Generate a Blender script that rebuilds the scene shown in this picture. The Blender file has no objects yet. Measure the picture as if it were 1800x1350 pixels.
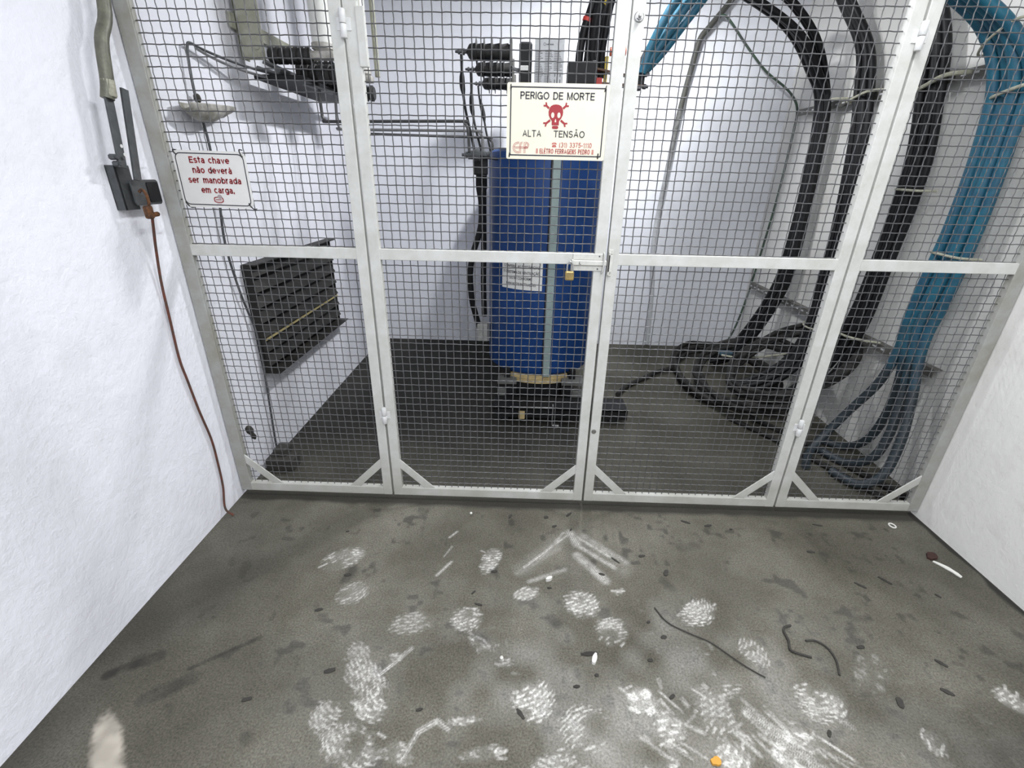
import bpy, math, random
import numpy as np
from mathutils import Vector, Matrix

random.seed(7)
SC = bpy.context.scene
COL = SC.collection
PI = math.pi

# ------------------------------------------------------------------ camera
cam_data = bpy.data.cameras.new('camera')
cam = bpy.data.objects.new('camera', cam_data)
COL.objects.link(cam)
yaw, pit, rol = -0.0199, 0.4211, 0.0200
f = Vector((math.sin(yaw)*math.cos(pit), math.cos(yaw)*math.cos(pit), -math.sin(pit)))
r0 = Vector((math.cos(yaw), -math.sin(yaw), 0))
u0 = r0.cross(f)
r = r0*math.cos(rol) + u0*math.sin(rol)
u = -r0*math.sin(rol) + u0*math.cos(rol)
cam.matrix_world = Matrix(((r.x, u.x, -f.x, 1.3917), (r.y, u.y, -f.y, -1.8845), (r.z, u.z, -f.z, 1.5), (0, 0, 0, 1)))
cam_data.sensor_fit = 'HORIZONTAL'
cam_data.sensor_width = 36
cam_data.lens = 817.218/1800*36
cam_data.clip_start = 0.02
SC.camera = cam

# ------------------------------------------------------------------ light
SC.view_settings.view_transform = 'Standard'
SC.view_settings.look = 'None'
SC.view_settings.gamma = 1
SC.view_settings.use_curve_mapping = False
SC.view_settings.exposure = 0.0
world = bpy.data.worlds.new('world')
SC.world = world
world.use_nodes = True
world.node_tree.nodes['Background'].inputs[0].default_value = (0.8, 0.85, 1, 1)
world.node_tree.nodes['Background'].inputs[1].default_value = 0.25

def area(name, loc, sx, sy, power, col, rot=(0, 0, 0)):
    d = bpy.data.lights.new(name, 'AREA')
    d.shape = 'RECTANGLE'
    d.size = sx
    d.size_y = sy
    d.energy = power
    d.color = col
    o = bpy.data.objects.new(name, d)
    o.location = loc
    o.rotation_euler = rot
    COL.objects.link(o)
    return o

# the tube lamps of the place: one over the transformer, one along the corridor ceiling; plus an added fill
area('cage_tube_lamp', (1.90, 1.30, 2.90), 0.10, 0.4, 98, (0.95, 0.97, 1))
area('corridor_lamp_or_fill', (2.05, -0.62, 2.93), 0.12, 1.2, 40, (0.95, 0.97, 1))
area('corridor_lamp_or_fill', (1.7, -2.7, 2.93), 0.20, 1.2, 84, (0.93, 0.96, 1))  # added fill light behind the camera, evens out the left wall

# ------------------------------------------------------------------ materials
def mat(name, col, rough=0.6, metal=0.0, var=0.0, scale=8.0, col2=None, bump=0.0, bscale=None, spec=0.5):
    m = bpy.data.materials.new(name)
    m.use_nodes = True
    nt = m.node_tree
    b = nt.nodes['Principled BSDF']
    b.inputs['Roughness'].default_value = rough
    b.inputs['Metallic'].default_value = metal
    b.inputs['Specular IOR Level'].default_value = spec
    c = (*col, 1)
    b.inputs['Base Color'].default_value = c
    tc = nt.nodes.new('ShaderNodeTexCoord')
    if var > 0 or col2:
        n = nt.nodes.new('ShaderNodeTexNoise')
        n.inputs['Scale'].default_value = scale
        n.inputs['Detail'].default_value = 6
        n.inputs['Roughness'].default_value = 0.65
        nt.links.new(tc.outputs['Object'], n.inputs['Vector'])
        rp = nt.nodes.new('ShaderNodeValToRGB')
        rp.color_ramp.elements[0].position = 0.35
        rp.color_ramp.elements[1].position = 0.65
        c2 = col2 or tuple(x*(1-var) for x in col)
        rp.color_ramp.elements[0].color = (*c2, 1)
        rp.color_ramp.elements[1].color = c
        nt.links.new(n.outputs['Fac'], rp.inputs['Fac'])
        nt.links.new(rp.outputs['Color'], b.inputs['Base Color'])
    if bump > 0:
        n2 = nt.nodes.new('ShaderNodeTexNoise')
        n2.inputs['Scale'].default_value = bscale or scale*3
        n2.inputs['Detail'].default_value = 5
        nt.links.new(tc.outputs['Object'], n2.inputs['Vector'])
        bp = nt.nodes.new('ShaderNodeBump')
        bp.inputs['Strength'].default_value = bump
        bp.inputs['Distance'].default_value = 0.01
        nt.links.new(n2.outputs['Fac'], bp.inputs['Height'])
        nt.links.new(bp.outputs['Normal'], b.inputs['Normal'])
    return m

def plaster(name, col, dirt, amount, lump):
    """limewashed plaster: fine grain, broad lumps and trowel marks, scattered dirt specks"""
    m = bpy.data.materials.new(name)
    m.use_nodes = True
    nt = m.node_tree
    L = nt.links.new
    b = nt.nodes['Principled BSDF']
    b.inputs['Roughness'].default_value = 0.85
    b.inputs['Specular IOR Level'].default_value = 0.2
    tc = nt.nodes.new('ShaderNodeTexCoord')
    def noise(s, d, rg=0.6):
        n = nt.nodes.new('ShaderNodeTexNoise')
        n.inputs['Scale'].default_value = s
        n.inputs['Detail'].default_value = d
        n.inputs['Roughness'].default_value = rg
        L(tc.outputs['Object'], n.inputs['Vector'])
        return n.outputs['Fac']
    def ramp(x, p0, p1, c0, c1):
        rp = nt.nodes.new('ShaderNodeValToRGB')
        rp.color_ramp.elements[0].position = p0
        rp.color_ramp.elements[1].position = p1
        rp.color_ramp.elements[0].color = c0
        rp.color_ramp.elements[1].color = c1
        L(x, rp.inputs['Fac'])
        return rp.outputs['Color']
    def mix(fac, a, bb):
        mx = nt.nodes.new('ShaderNodeMix')
        mx.data_type = 'RGBA'
        L(fac, mx.inputs['Factor'])
        for v, k in ((a, 6), (bb, 7)):
            if isinstance(v, tuple):
                mx.inputs[k].default_value = (*v, 1)
            else:
                L(v, mx.inputs[k])
        return mx.outputs[2]
    z, o = (0, 0, 0, 1), (1, 1, 1, 1)
    patch = ramp(noise(2.2, 8, 0.62), 0.5, 0.72, z, (amount, amount, amount, 1))
    c = mix(patch, col, dirt)
    speck = ramp(noise(46, 4, 0.6), 0.68, 0.76, z, (0.55*amount, 0.55*amount, 0.55*amount, 1))
    c = mix(speck, c, tuple(x*0.55 for x in dirt))
    L(c, b.inputs['Base Color'])
    ms = nt.nodes.new('ShaderNodeMath')
    ms.operation = 'MULTIPLY_ADD'
    ms.inputs[1].default_value = 3.0
    L(noise(5.5, 5), ms.inputs[0])
    L(noise(34, 6, 0.7), ms.inputs[2])
    bp = nt.nodes.new('ShaderNodeBump')
    bp.inputs['Strength'].default_value = lump
    bp.inputs['Distance'].default_value = 0.012
    L(ms.outputs[0], bp.inputs['Height'])
    L(bp.outputs['Normal'], b.inputs['Normal'])
    return m

M = {}
M['wall_l'] = plaster('limewashed_plaster', (0.80, 0.80, 0.85), (0.62, 0.62, 0.64), 0.5, 0.32)
M['wall_b'] = plaster('smooth_white_plaster', (0.83, 0.84, 0.88), (0.66, 0.67, 0.70), 0.35, 0.12)
M['wall_r'] = plaster('grimy_white_plaster', (0.74, 0.73, 0.695), (0.48, 0.47, 0.43), 0.6, 0.2)
M['ceil'] = plaster('ceiling_plaster', (0.72, 0.73, 0.75), (0.6, 0.6, 0.6), 0.3, 0.1)
M['frame'] = mat('light_grey_paint', (0.57, 0.57, 0.545), 0.5, 0, 0.0, 14, (0.48, 0.48, 0.44), 0.05, 60)
M['post'] = mat('weathered_grey_paint', (0.36, 0.365, 0.35), 0.5, 0, 0.0, 9, (0.27, 0.26, 0.22), 0.05, 60)
M['wire'] = mat('galvanised_wire', (0.10, 0.10, 0.102), 0.42, 0.0, 0.25, 60)
M['hinge'] = mat('white_painted_steel', (0.68, 0.68, 0.67), 0.4, 0, 0.15, 40)
M['latch'] = mat('cream_painted_steel', (0.60, 0.595, 0.55), 0.4, 0, 0.15, 50)
M['brass'] = mat('worn_brass', (0.42, 0.30, 0.10), 0.4, 0.6, 0.0, 60, (0.25, 0.19, 0.09))
M['steel'] = mat('bare_steel', (0.45, 0.45, 0.44), 0.35, 0.8, 0.2, 40)
M['dark_steel'] = mat('dull_grey_steel', (0.085, 0.09, 0.093), 0.5, 0.3, 0.3, 40)
M['conduit'] = mat('weathered_conduit', (0.085, 0.085, 0.065), 0.45, 0.2, 0.0, 30, (0.15, 0.15, 0.11))
M['rust'] = mat('rust', (0.16, 0.062, 0.018), 0.9, 0, 0.0, 60, (0.04, 0.022, 0.015), 0.5, 120)
M['rustwire'] = mat('rusty_red_wire', (0.13, 0.035, 0.02), 0.8, 0, 0.0, 30, (0.055, 0.04, 0.03))
M['sign_w'] = mat('white_enamel', (0.70, 0.69, 0.66), 0.35, 0, 0.06, 12)
M['sign_c'] = mat('cream_enamel', (0.72, 0.68, 0.54), 0.35, 0, 0.05, 10)
M['ink_k'] = mat('black_print', (0.02, 0.02, 0.03), 0.5)
M['ink_g'] = mat('faded_black_print', (0.05, 0.05, 0.05), 0.5, 0, 0.5, 40)
M['ink_r'] = mat('red_print', (0.30, 0.008, 0.016), 0.5)
M['ink_dr'] = mat('dark_red_print', (0.26, 0.015, 0.02), 0.5)
M['ink_fr'] = mat('faded_red_print', (0.40, 0.05, 0.045), 0.5, 0, 0.0, 50, (0.50, 0.16, 0.13))
M['blue'] = mat('blue_cast_resin', (0.008, 0.048, 0.19), 0.45, 0, 0.25, 7, spec=0.3)
M['strip'] = mat('grey_green_spacer', (0.27, 0.34, 0.33), 0.6, 0, 0.15, 15)
M['resin'] = mat('yellow_cream_resin', (0.55, 0.42, 0.20), 0.6, 0, 0.3, 30)
M['black'] = mat('black_paint', (0.010, 0.010, 0.011), 0.55, 0, 0.4, 20, spec=0.3)
M['block'] = mat('dusty_grey_block', (0.14, 0.14, 0.13), 0.8, 0, 0.3, 25)
M['insul'] = mat('dark_insulator', (0.022, 0.021, 0.020), 0.55, 0, 0.4, 30)
M['plate'] = mat('aluminium_plate', (0.40, 0.41, 0.42), 0.4, 0.2, 0.15, 40)
M['plate_ink'] = mat('plate_engraving', (0.09, 0.09, 0.09), 0.6)
M['paper'] = mat('white_label', (0.75, 0.75, 0.72), 0.6, 0, 0.1, 30)
M['cable'] = mat('black_cable', (0.009, 0.009, 0.010), 0.5, 0, 0.3, 14, spec=0.25)
M['cable_d'] = mat('dusty_black_cable', (0.038, 0.036, 0.033), 0.7, 0, 0.0, 18, (0.010, 0.010, 0.010), spec=0.2)
M['teal'] = mat('teal_cable', (0.010, 0.125, 0.19), 0.5, 0, 0.0, 16, (0.015, 0.08, 0.14))
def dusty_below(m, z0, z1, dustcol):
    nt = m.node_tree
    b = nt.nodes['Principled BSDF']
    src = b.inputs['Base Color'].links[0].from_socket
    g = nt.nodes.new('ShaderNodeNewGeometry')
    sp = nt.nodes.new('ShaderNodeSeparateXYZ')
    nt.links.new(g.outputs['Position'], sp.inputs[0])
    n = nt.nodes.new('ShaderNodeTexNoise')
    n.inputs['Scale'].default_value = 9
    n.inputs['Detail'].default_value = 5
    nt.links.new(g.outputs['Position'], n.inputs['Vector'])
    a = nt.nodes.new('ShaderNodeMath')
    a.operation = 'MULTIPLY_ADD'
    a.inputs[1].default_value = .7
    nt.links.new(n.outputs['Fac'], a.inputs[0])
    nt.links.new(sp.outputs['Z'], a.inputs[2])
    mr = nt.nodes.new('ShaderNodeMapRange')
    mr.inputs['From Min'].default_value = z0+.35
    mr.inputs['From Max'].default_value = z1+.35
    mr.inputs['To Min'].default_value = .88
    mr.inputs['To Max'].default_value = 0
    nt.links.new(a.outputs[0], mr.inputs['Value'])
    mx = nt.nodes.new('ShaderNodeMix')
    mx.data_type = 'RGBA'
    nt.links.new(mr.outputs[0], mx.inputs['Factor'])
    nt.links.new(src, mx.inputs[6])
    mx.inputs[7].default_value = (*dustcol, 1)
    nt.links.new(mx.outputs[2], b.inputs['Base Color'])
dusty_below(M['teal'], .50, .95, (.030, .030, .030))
dusty_below(M['frame'], -.20, .32, (.33, .32, .27))
M['teal_d'] = mat('dusty_teal_cable', (0.03, 0.13, 0.20), 0.65, 0, 0.0, 9, (0.055, 0.06, 0.065))
M['bus'] = mat('dark_bus_rod', (0.08, 0.08, 0.08), 0.4, 0.4, 0.3, 20)
M['bus_l'] = mat('grey_bus_rod', (0.24, 0.24, 0.24), 0.4, 0.4, 0.2, 20)
M['olive'] = mat('olive_galvanised', (0.27, 0.27, 0.20), 0.55, 0.1, 0.0, 16, (0.40, 0.40, 0.33))
M['cream'] = mat('cream_tube', (0.72, 0.72, 0.68), 0.35, 0, 0.15, 12)
M['louver'] = mat('dark_louver_steel', (0.014, 0.013, 0.012), 0.6, 0.0, 0.0, 12, (0.030, 0.028, 0.024), spec=0.3)
M['straw'] = mat('straw_strip', (0.45, 0.38, 0.18), 0.7, 0, 0.3, 30)
M['bracket'] = mat('perforated_angle_grey', (0.16, 0.155, 0.14), 0.6, 0.2, 0.3, 20)
M['rope'] = mat('dirty_rope', (0.50, 0.49, 0.38), 0.85, 0, 0.4, 60)
M['orange'] = mat('orange_marker', (0.75, 0.10, 0.02), 0.45)
M['red'] = mat('red_marker', (0.50, 0.04, 0.03), 0.5)
M['yellow'] = mat('yellow_marker', (0.62, 0.45, 0.04), 0.5)
M['brown'] = mat('brown_busbar', (0.11, 0.055, 0.03), 0.5, 0.2, 0.3, 20)
M['plastic'] = mat('grimy_pale_plastic', (0.52, 0.50, 0.47), 0.6, 0, 0.0, 18, (0.20, 0.19, 0.15))
M['bark'] = mat('dark_debris', (0.045, 0.042, 0.036), 0.9, 0, 0.3, 60)
M['chip'] = mat('white_chip', (0.70, 0.69, 0.64), 0.8, 0, 0.1, 60)
M['tie'] = mat('black_tie', (0.012, 0.012, 0.012), 0.5)
M['green'] = mat('green_wire', (0.05, 0.10, 0.06), 0.6, 0, 0.0, 12, (0.05, 0.055, 0.05))

# ------------------------------------------------------------------ mesh builder
class MB:
    def __init__(s):
        s.v, s.f = [], []
    def add(s, vs, fs):
        n = len(s.v)
        s.v += [tuple(p) for p in vs]
        s.f += [tuple(i+n for i in q) for q in fs]
        return s
    def box(s, x0, x1, y0, y1, z0, z1, bev=0.0, m=None):
        b = min(bev, abs(x1-x0)*.49, abs(y1-y0)*.49, abs(z1-z0)*.49)
        if b <= 0:
            vs = [(x, y, z) for x in (x0, x1) for y in (y0, y1) for z in (z0, z1)]
            fs = [(0, 1, 3, 2), (4, 6, 7, 5), (0, 4, 5, 1), (2, 3, 7, 6), (0, 2, 6, 4), (1, 5, 7, 3)]
        else:
            import bmesh
            bm = bmesh.new()
            bmesh.ops.create_cube(bm, size=1)
            for q in bm.verts:
                q.co = Vector(((x0+x1)/2+q.co.x*(x1-x0), (y0+y1)/2+q.co.y*(y1-y0), (z0+z1)/2+q.co.z*(z1-z0)))
            bmesh.ops.bevel(bm, geom=list(bm.edges), offset=b, segments=2, affect='EDGES', profile=.5)
            bm.verts.index_update()
            vs = [tuple(q.co) for q in bm.verts]
            fs = [tuple(q.index for q in ff.verts) for ff in bm.faces]
            bm.free()
        if m:
            vs = [tuple(m @ Vector(p)) for p in vs]
        return s.add(vs, fs)
    def bar(s, a, b, w, t, up=(0, 0, 1), bev=0.0):
        """flat bar from a to b, w wide, t thick along 'up'"""
        a, b = Vector(a), Vector(b)
        d = b-a
        L = d.length
        x = d.normalized()
        z = Vector(up)
        z = (z-x*z.dot(x)).normalized()
        y = z.cross(x)
        m = Matrix(((x.x, y.x, z.x, a.x), (x.y, y.y, z.y, a.y), (x.z, y.z, z.z, a.z), (0, 0, 0, 1)))
        return s.box(0, L, -w/2, w/2, -t/2, t/2, bev, m)
    def tube(s, pts, rad, n=8, caps=True, closed=False):
        P = [Vector(p) for p in pts]
        N = len(P)
        R = rad if isinstance(rad, (list, tuple)) else [rad]*N
        T = []
        for i in range(N):
            if closed:
                T.append((P[(i+1) % N]-P[i-1]).normalized())
            else:
                T.append((P[min(i+1, N-1)]-P[max(i-1, 0)]).normalized())
        up = Vector((0, 0, 1)) if abs(T[0].z) < .9 else Vector((0, 1, 0))
        nn = (up-T[0]*up.dot(T[0])).normalized()
        vs = []
        for i in range(N):
            nn = (nn-T[i]*nn.dot(T[i])).normalized()
            bb = T[i].cross(nn)
            for k in range(n):
                a = 2*PI*k/n
                vs.append(P[i]+(nn*math.cos(a)+bb*math.sin(a))*R[i])
        fs = []
        for i in range(N if closed else N-1):
            j = (i+1) % N
            for k in range(n):
                k2 = (k+1) % n
                fs.append((i*n+k, i*n+k2, j*n+k2, j*n+k))
        if caps and not closed:
            fs.append(tuple(range(n))[::-1])
            fs.append(tuple((N-1)*n+k for k in range(n)))
        return s.add(vs, fs)
    def lathe(s, o, axis, prof, n=24):
        """profile of (distance along axis, radius)"""
        ax = Vector(axis).normalized()
        up = Vector((0, 0, 1)) if abs(ax.z) < .9 else Vector((1, 0, 0))
        e1 = (up-ax*up.dot(ax)).normalized()
        e2 = ax.cross(e1)
        o = Vector(o)
        vs, fs = [], []
        for d, rr in prof:
            for k in range(n):
                a = 2*PI*k/n
                vs.append(o+ax*d+(e1*math.cos(a)+e2*math.sin(a))*rr)
        for i in range(len(prof)-1):
            for k in range(n):
                k2 = (k+1) % n
                fs.append((i*n+k, i*n+k2, (i+1)*n+k2, (i+1)*n+k))
        fs.append(tuple(range(n))[::-1])
        fs.append(tuple((len(prof)-1)*n+k for k in range(n)))
        return s.add(vs, fs)
    def prism(s, poly, o, ex, ey, ez, t):
        """2D polygon (x,y) in the frame ex,ey at o, extruded t along ez"""
        o, ex, ey, ez = Vector(o), Vector(ex), Vector(ey), Vector(ez)
        n = len(poly)
        vs = [o+ex*x+ey*y for x, y in poly]+[o+ex*x+ey*y+ez*t for x, y in poly]
        fs = [tuple(range(n))[::-1], tuple(range(n, 2*n))]
        fs += [(i, (i+1) % n, n+(i+1) % n, n+i) for i in range(n)]
        return s.add(vs, fs)
    def build(s, name, m, parent=None, smooth=False, at=None):
        me = bpy.data.meshes.new(name)
        at = Vector(at) if at else Vector((0, 0, 0))
        me.from_pydata([tuple(Vector(p)-at) for p in s.v], [], s.f)
        me.materials.append(m)
        import bmesh
        bm = bmesh.new()
        bm.from_mesh(me)
        bmesh.ops.recalc_face_normals(bm, faces=bm.faces)
        bm.to_mesh(me)
        bm.free()
        if smooth:
            me.polygons.foreach_set('use_smooth', [True]*len(me.polygons))
            me.set_sharp_from_angle(angle=math.radians(40))
        o = bpy.data.objects.new(name, me)
        COL.objects.link(o)
        if parent:
            o.parent = parent
            pl = parent.get('_o')
            w = Vector(parent['_o']) if pl is not None else Vector((0, 0, 0))
            o.location = at-w
            o['_o'] = tuple(at)
        else:
            o.location = at
            o['_o'] = tuple(at)
        return o

def thing(name, loc, label, cat, group=None):
    o = bpy.data.objects.new(name, None)
    o.empty_display_size = 0.05
    o.location = loc
    COL.objects.link(o)
    o['_o'] = tuple(loc)
    return tag(o, label, cat, group)

def tag(o, label, cat, group=None, kind=None):
    o['label'] = label
    o['category'] = cat
    if group:
        o['group'] = group
    if kind:
        o['kind'] = kind
    return o

def struct(o):
    o['kind'] = 'structure'
    return o

def spline(pts, k=8):
    """Catmull-Rom through the points"""
    P = [Vector(p) for p in pts]
    P = [P[0]*2-P[1]]+P+[P[-1]*2-P[-2]]
    out = []
    for i in range(1, len(P)-2):
        a, b, c, d = P[i-1:i+3]
        for j in range(k):
            t = j/k
            out.append(0.5*((2*b)+(c-a)*t+(2*a-5*b+4*c-d)*t*t+(3*b-a-3*c+d)*t*t*t))
    out.append(P[-2])
    return out

def rounded(w, h, rr, n=6, ox=0, oy=0):
    pts = []
    for cx, cy, a0 in ((w-rr, h-rr, 0), (rr, h-rr, 90), (rr, rr, 180), (w-rr, rr, 270)):
        for i in range(n+1):
            a = math.radians(a0+90*i/n)
            pts.append((ox+cx+rr*math.cos(a), oy+cy+rr*math.sin(a)))
    return pts

def text_geo(txt, size, bold=0.0, squeeze=1.0, spacing=1.0, depth=0.0):
    """triangulated letter shapes as (verts2d, faces), left-bottom at the origin, plus width"""
    c = bpy.data.curves.new('txt', 'FONT')
    c.body = txt
    c.size = size
    c.offset = bold
    c.space_character = spacing
    c.resolution_u = 3
    o = bpy.data.objects.new('txt', c)
    COL.objects.link(o)
    dg = bpy.context.evaluated_depsgraph_get()
    me = bpy.data.meshes.new_from_object(o.evaluated_get(dg))
    vs = [(p.co.x*squeeze, p.co.y) for p in me.vertices]
    fs = [tuple(q.vertices) for q in me.polygons]
    bpy.data.objects.remove(o)
    bpy.data.curves.remove(c)
    bpy.data.meshes.remove(me)
    x0 = min(p[0] for p in vs)
    x1 = max(p[0] for p in vs)
    return [(x-x0, y) for x, y in vs], fs, x1-x0

def put_text(mb, txt, size, o, ex, ey, width=None, center=None, bold=0.0, mapf=None):
    vs, fs, w = text_geo(txt, size, bold)
    k = width/w if width else 1.0
    ww = w*k
    o, ex, ey = Vector(o), Vector(ex), Vector(ey)
    dx = -ww/2 if center else 0
    if mapf:
        mb.add([mapf(x*k+dx, y) for x, y in vs], fs)
    else:
        mb.add([o+ex*(x*k+dx)+ey*y for x, y in vs], fs)

# plain grotesque lettering drawn as strokes (cap height 1, x height .74)
def _arc(cx, cy, rx, ry, a0, a1):
    n = max(4, int(abs(a1-a0)/14))
    return [(cx+rx*math.cos(math.radians(a0+(a1-a0)*i/n)), cy+ry*math.sin(math.radians(a0+(a1-a0)*i/n))) for i in range(n+1)]
XH = .74
GL = {
    'P': (.62, [[(0, 0), (0, 1)], [(0, 1), (.36, 1)]+_arc(.36, .74, .26, .26, 90, -90)+[(0, .48)]]),
    'E': (.58, [[(.58, 0), (0, 0), (0, 1), (.58, 1)], [(0, .52), (.52, .52)]]),
    'F': (.54, [[(0, 0), (0, 1), (.54, 1)], [(0, .52), (.48, .52)]]),
    'R': (.64, [[(0, 0), (0, 1)], [(0, 1), (.36, 1)]+_arc(.36, .75, .26, .25, 90, -90)+[(0, .5)], [(.36, .5), (.64, 0)]]),
    'I': (0, [[(0, 0), (0, 1)]]),
    'G': (.82, [_arc(.42, .5, .42, .5, 42, 325), [(.46, .46), (.82, .46), (.82, 0)]]),
    'O': (.88, [_arc(.44, .5, .44, .5, 0, 360)]),
    'D': (.72, [[(0, 0), (0, 1)], [(0, 1), (.3, 1)]+_arc(.3, .5, .42, .5, 90, -90)+[(0, 0)]]),
    'M': (.80, [[(0, 0), (0, 1)], [(.80, 0), (.80, 1)], [(0, 1), (.40, 0), (.80, 1)]]),
    'T': (.70, [[(0, 1), (.70, 1)], [(.35, 1), (.35, 0)]]),
    'A': (.78, [[(0, 0), (.39, 1), (.78, 0)], [(.15, .34), (.63, .34)]]),
    'L': (.54, [[(0, 1), (0, 0), (.54, 0)]]),
    'N': (.70, [[(0, 0), (0, 1)], [(.70, 0), (.70, 1)], [(0, 1), (.70, 0)]]),
    'S': (.66, [_arc(.33, .75, .29, .25, 25, 250)+_arc(.33, .26, .33, .26, 72, -155)]),
    '0': (.60, [_arc(.30, .5, .30, .5, 0, 360)]),
    '1': (.28, [[(0, .76), (.16, .84), (.26, 1), (.26, 0)]]),
    '3': (.58, [_arc(.28, .75, .26, .25, 155, -90), _arc(.28, .25, .30, .25, 90, -155)]),
    '5': (.58, [[(.54, 1), (.10, 1), (.04, .50)]+_arc(.28, .32, .30, .32, 130, -155)]),
    '7': (.58, [[(0, 1), (.58, 1), (.38, .6), (.20, 0)]]),
    '(': (.18, [_arc(.34, .42, .34, .66, 120, 240)]),
    ')': (.18, [_arc(-.16, .42, .34, .66, 60, -60)]),
    '-': (.26, [[(0, .40), (.26, .40)]]),
    's': (.50, [[(x*.78, y*.74) for x, y in _arc(.33, .75, .29, .25, 25, 250)+_arc(.33, .26, .33, .26, 72, -155)]]),
    't': (.32, [[(.14, .98), (.14, .16)]+_arc(.28, .14, .14, .14, 180, 265), [(0, .74), (.32, .74)]]),
    'a': (.52, [_arc(.26, .51, .22, .23, 160, 0)+[(.48, 0)], [(.48, .43), (.24, .40)]+_arc(.22, .20, .22, .20, 90, 290)+[(.48, .18)]]),
    'c': (.53, [_arc(.30, .37, .30, .37, 48, 312)]),
    'h': (.50, [[(0, 0), (0, 1)], _arc(.25, .48, .25, .26, 180, 0)+[(.50, 0)]]),
    'n': (.50, [[(0, 0), (0, .74)], _arc(.25, .48, .25, .26, 180, 0)+[(.50, 0)]]),
    'm': (.84, [[(0, 0), (0, .74)], _arc(.21, .50, .21, .24, 180, 0)+[(.42, 0)], _arc(.63, .50, .21, .24, 180, 0)+[(.84, 0)]]),
    'v': (.54, [[(0, .74), (.27, 0), (.54, .74)]]),
    'e': (.58, [[(.0, .38), (.58, .38)], _arc(.29, .37, .29, .37, 0, 318)]),
    'o': (.60, [_arc(.30, .37, .30, .37, 0, 360)]),
    'd': (.56, [_arc(.28, .37, .28, .37, 0, 360), [(.56, 0), (.56, 1)]]),
    'b': (.56, [_arc(.28, .37, .28, .37, 0, 360), [(0, 0), (0, 1)]]),
    'r': (.32, [[(0, 0), (0, .74)], _arc(.26, .46, .26, .28, 175, 75)]),
    'g': (.56, [_arc(.28, .37, .28, .37, 0, 360), [(.56, .74), (.56, -.06)]+_arc(.28, -.06, .28, .22, 0, -150)]),
    '.': (.02, [[(.01, -.07), (.01, .09)]]),
}
for ch, base, w_, y_ in (('ã', 'a', .26, .98), ('á', 'a', .26, .98), ('Ã', 'A', .39, 1.25), ('É', 'E', .29, 1.25)):
    acc = [[(w_-.06, y_-.04), (w_+.07, y_+.12)]] if ch in 'áÉ' else [[(w_-.17, y_), (w_-.07, y_+.06), (w_+.07, y_-.0), (w_+.17, y_+.06)]]
    GL[ch] = (GL[base][0], GL[base][1]+acc)

def put_strokes(mb, txt, o, ex, ey, cap, sw, width, gap=.32, space=.62):
    """stroke-drawn line of text centred at o: cap = letter height, sw = stroke width, width = line width"""
    o, ex, ey = Vector(o), Vector(ex), Vector(ey)
    h = cap-sw
    x = 0
    segs = []
    for ch in txt:
        if ch == ' ':
            x += space
            continue
        w_, st = GL[ch]
        for pl in st:
            segs.append([(x+a, b) for a, b in pl])
        x += w_+gap
    x -= gap
    k = (width-sw)/x
    for pl in segs:
        P = [Vector((a*k-(width-sw)/2, b*h+sw/2)) for a, b in pl]
        closed = (P[0]-P[-1]).length < 1e-6
        L_, R_ = [], []
        n = len(P)
        for i in range(n):
            a = P[i-1] if i > 0 else (P[-2] if closed else None)
            c = P[i+1] if i < n-1 else (P[1] if closed else None)
            d1 = (P[i]-a).normalized() if a is not None else None
            d2 = (c-P[i]).normalized() if c is not None else None
            if d1 is None:
                d1 = d2
            if d2 is None:
                d2 = d1
            m_ = d1+d2
            m_ = m_.normalized() if m_.length > .2 else d1
            nn = Vector((-m_.y, m_.x))
            q = max(.62, nn.dot(Vector((-d1.y, d1.x))))
            p = P[i].copy()
            if not closed and i == 0:
                p = p-d2*sw*.5*(abs(d2.x) < .05 or abs(d2.y) < .05)
            if not closed and i == n-1:
                p = p+d1*sw*.5*(abs(d1.x) < .05 or abs(d1.y) < .05)
            L_.append(p+nn*sw/2/q)
            R_.append(p-nn*sw/2/q)
        vs = [o+ex*p.x+ey*p.y for p in L_+R_]
        mb.add(vs, [(i, i+1, n+i+1, n+i) for i in range(n-1)])

# ------------------------------------------------------------------ setting
W, WI, D = 3.363, 3.477, 2.496       # corridor width, cage right wall, cage depth
YB, H = -3.6, 3.0                    # corridor end behind the camera, ceiling height

def vnoise(shape, cell, seed):
    rg = np.random.default_rng(seed)
    ny, nx = shape
    gy, gx = int(ny/cell)+3, int(nx/cell)+3
    g = rg.random((gy, gx))
    yy = np.arange(ny)/cell
    xx = np.arange(nx)/cell
    iy = yy.astype(int)
    ix = xx.astype(int)
    fy = (yy-iy)[:, None]
    fx = (xx-ix)[None, :]
    fy = fy*fy*(3-2*fy)
    fx = fx*fx*(3-2*fx)
    a = g[iy][:, ix]
    b = g[iy][:, ix+1]
    c = g[iy+1][:, ix]
    d = g[iy+1][:, ix+1]
    return a*(1-fx)*(1-fy)+b*fx*(1-fy)+c*(1-fx)*fy+d*fx*fy

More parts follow.
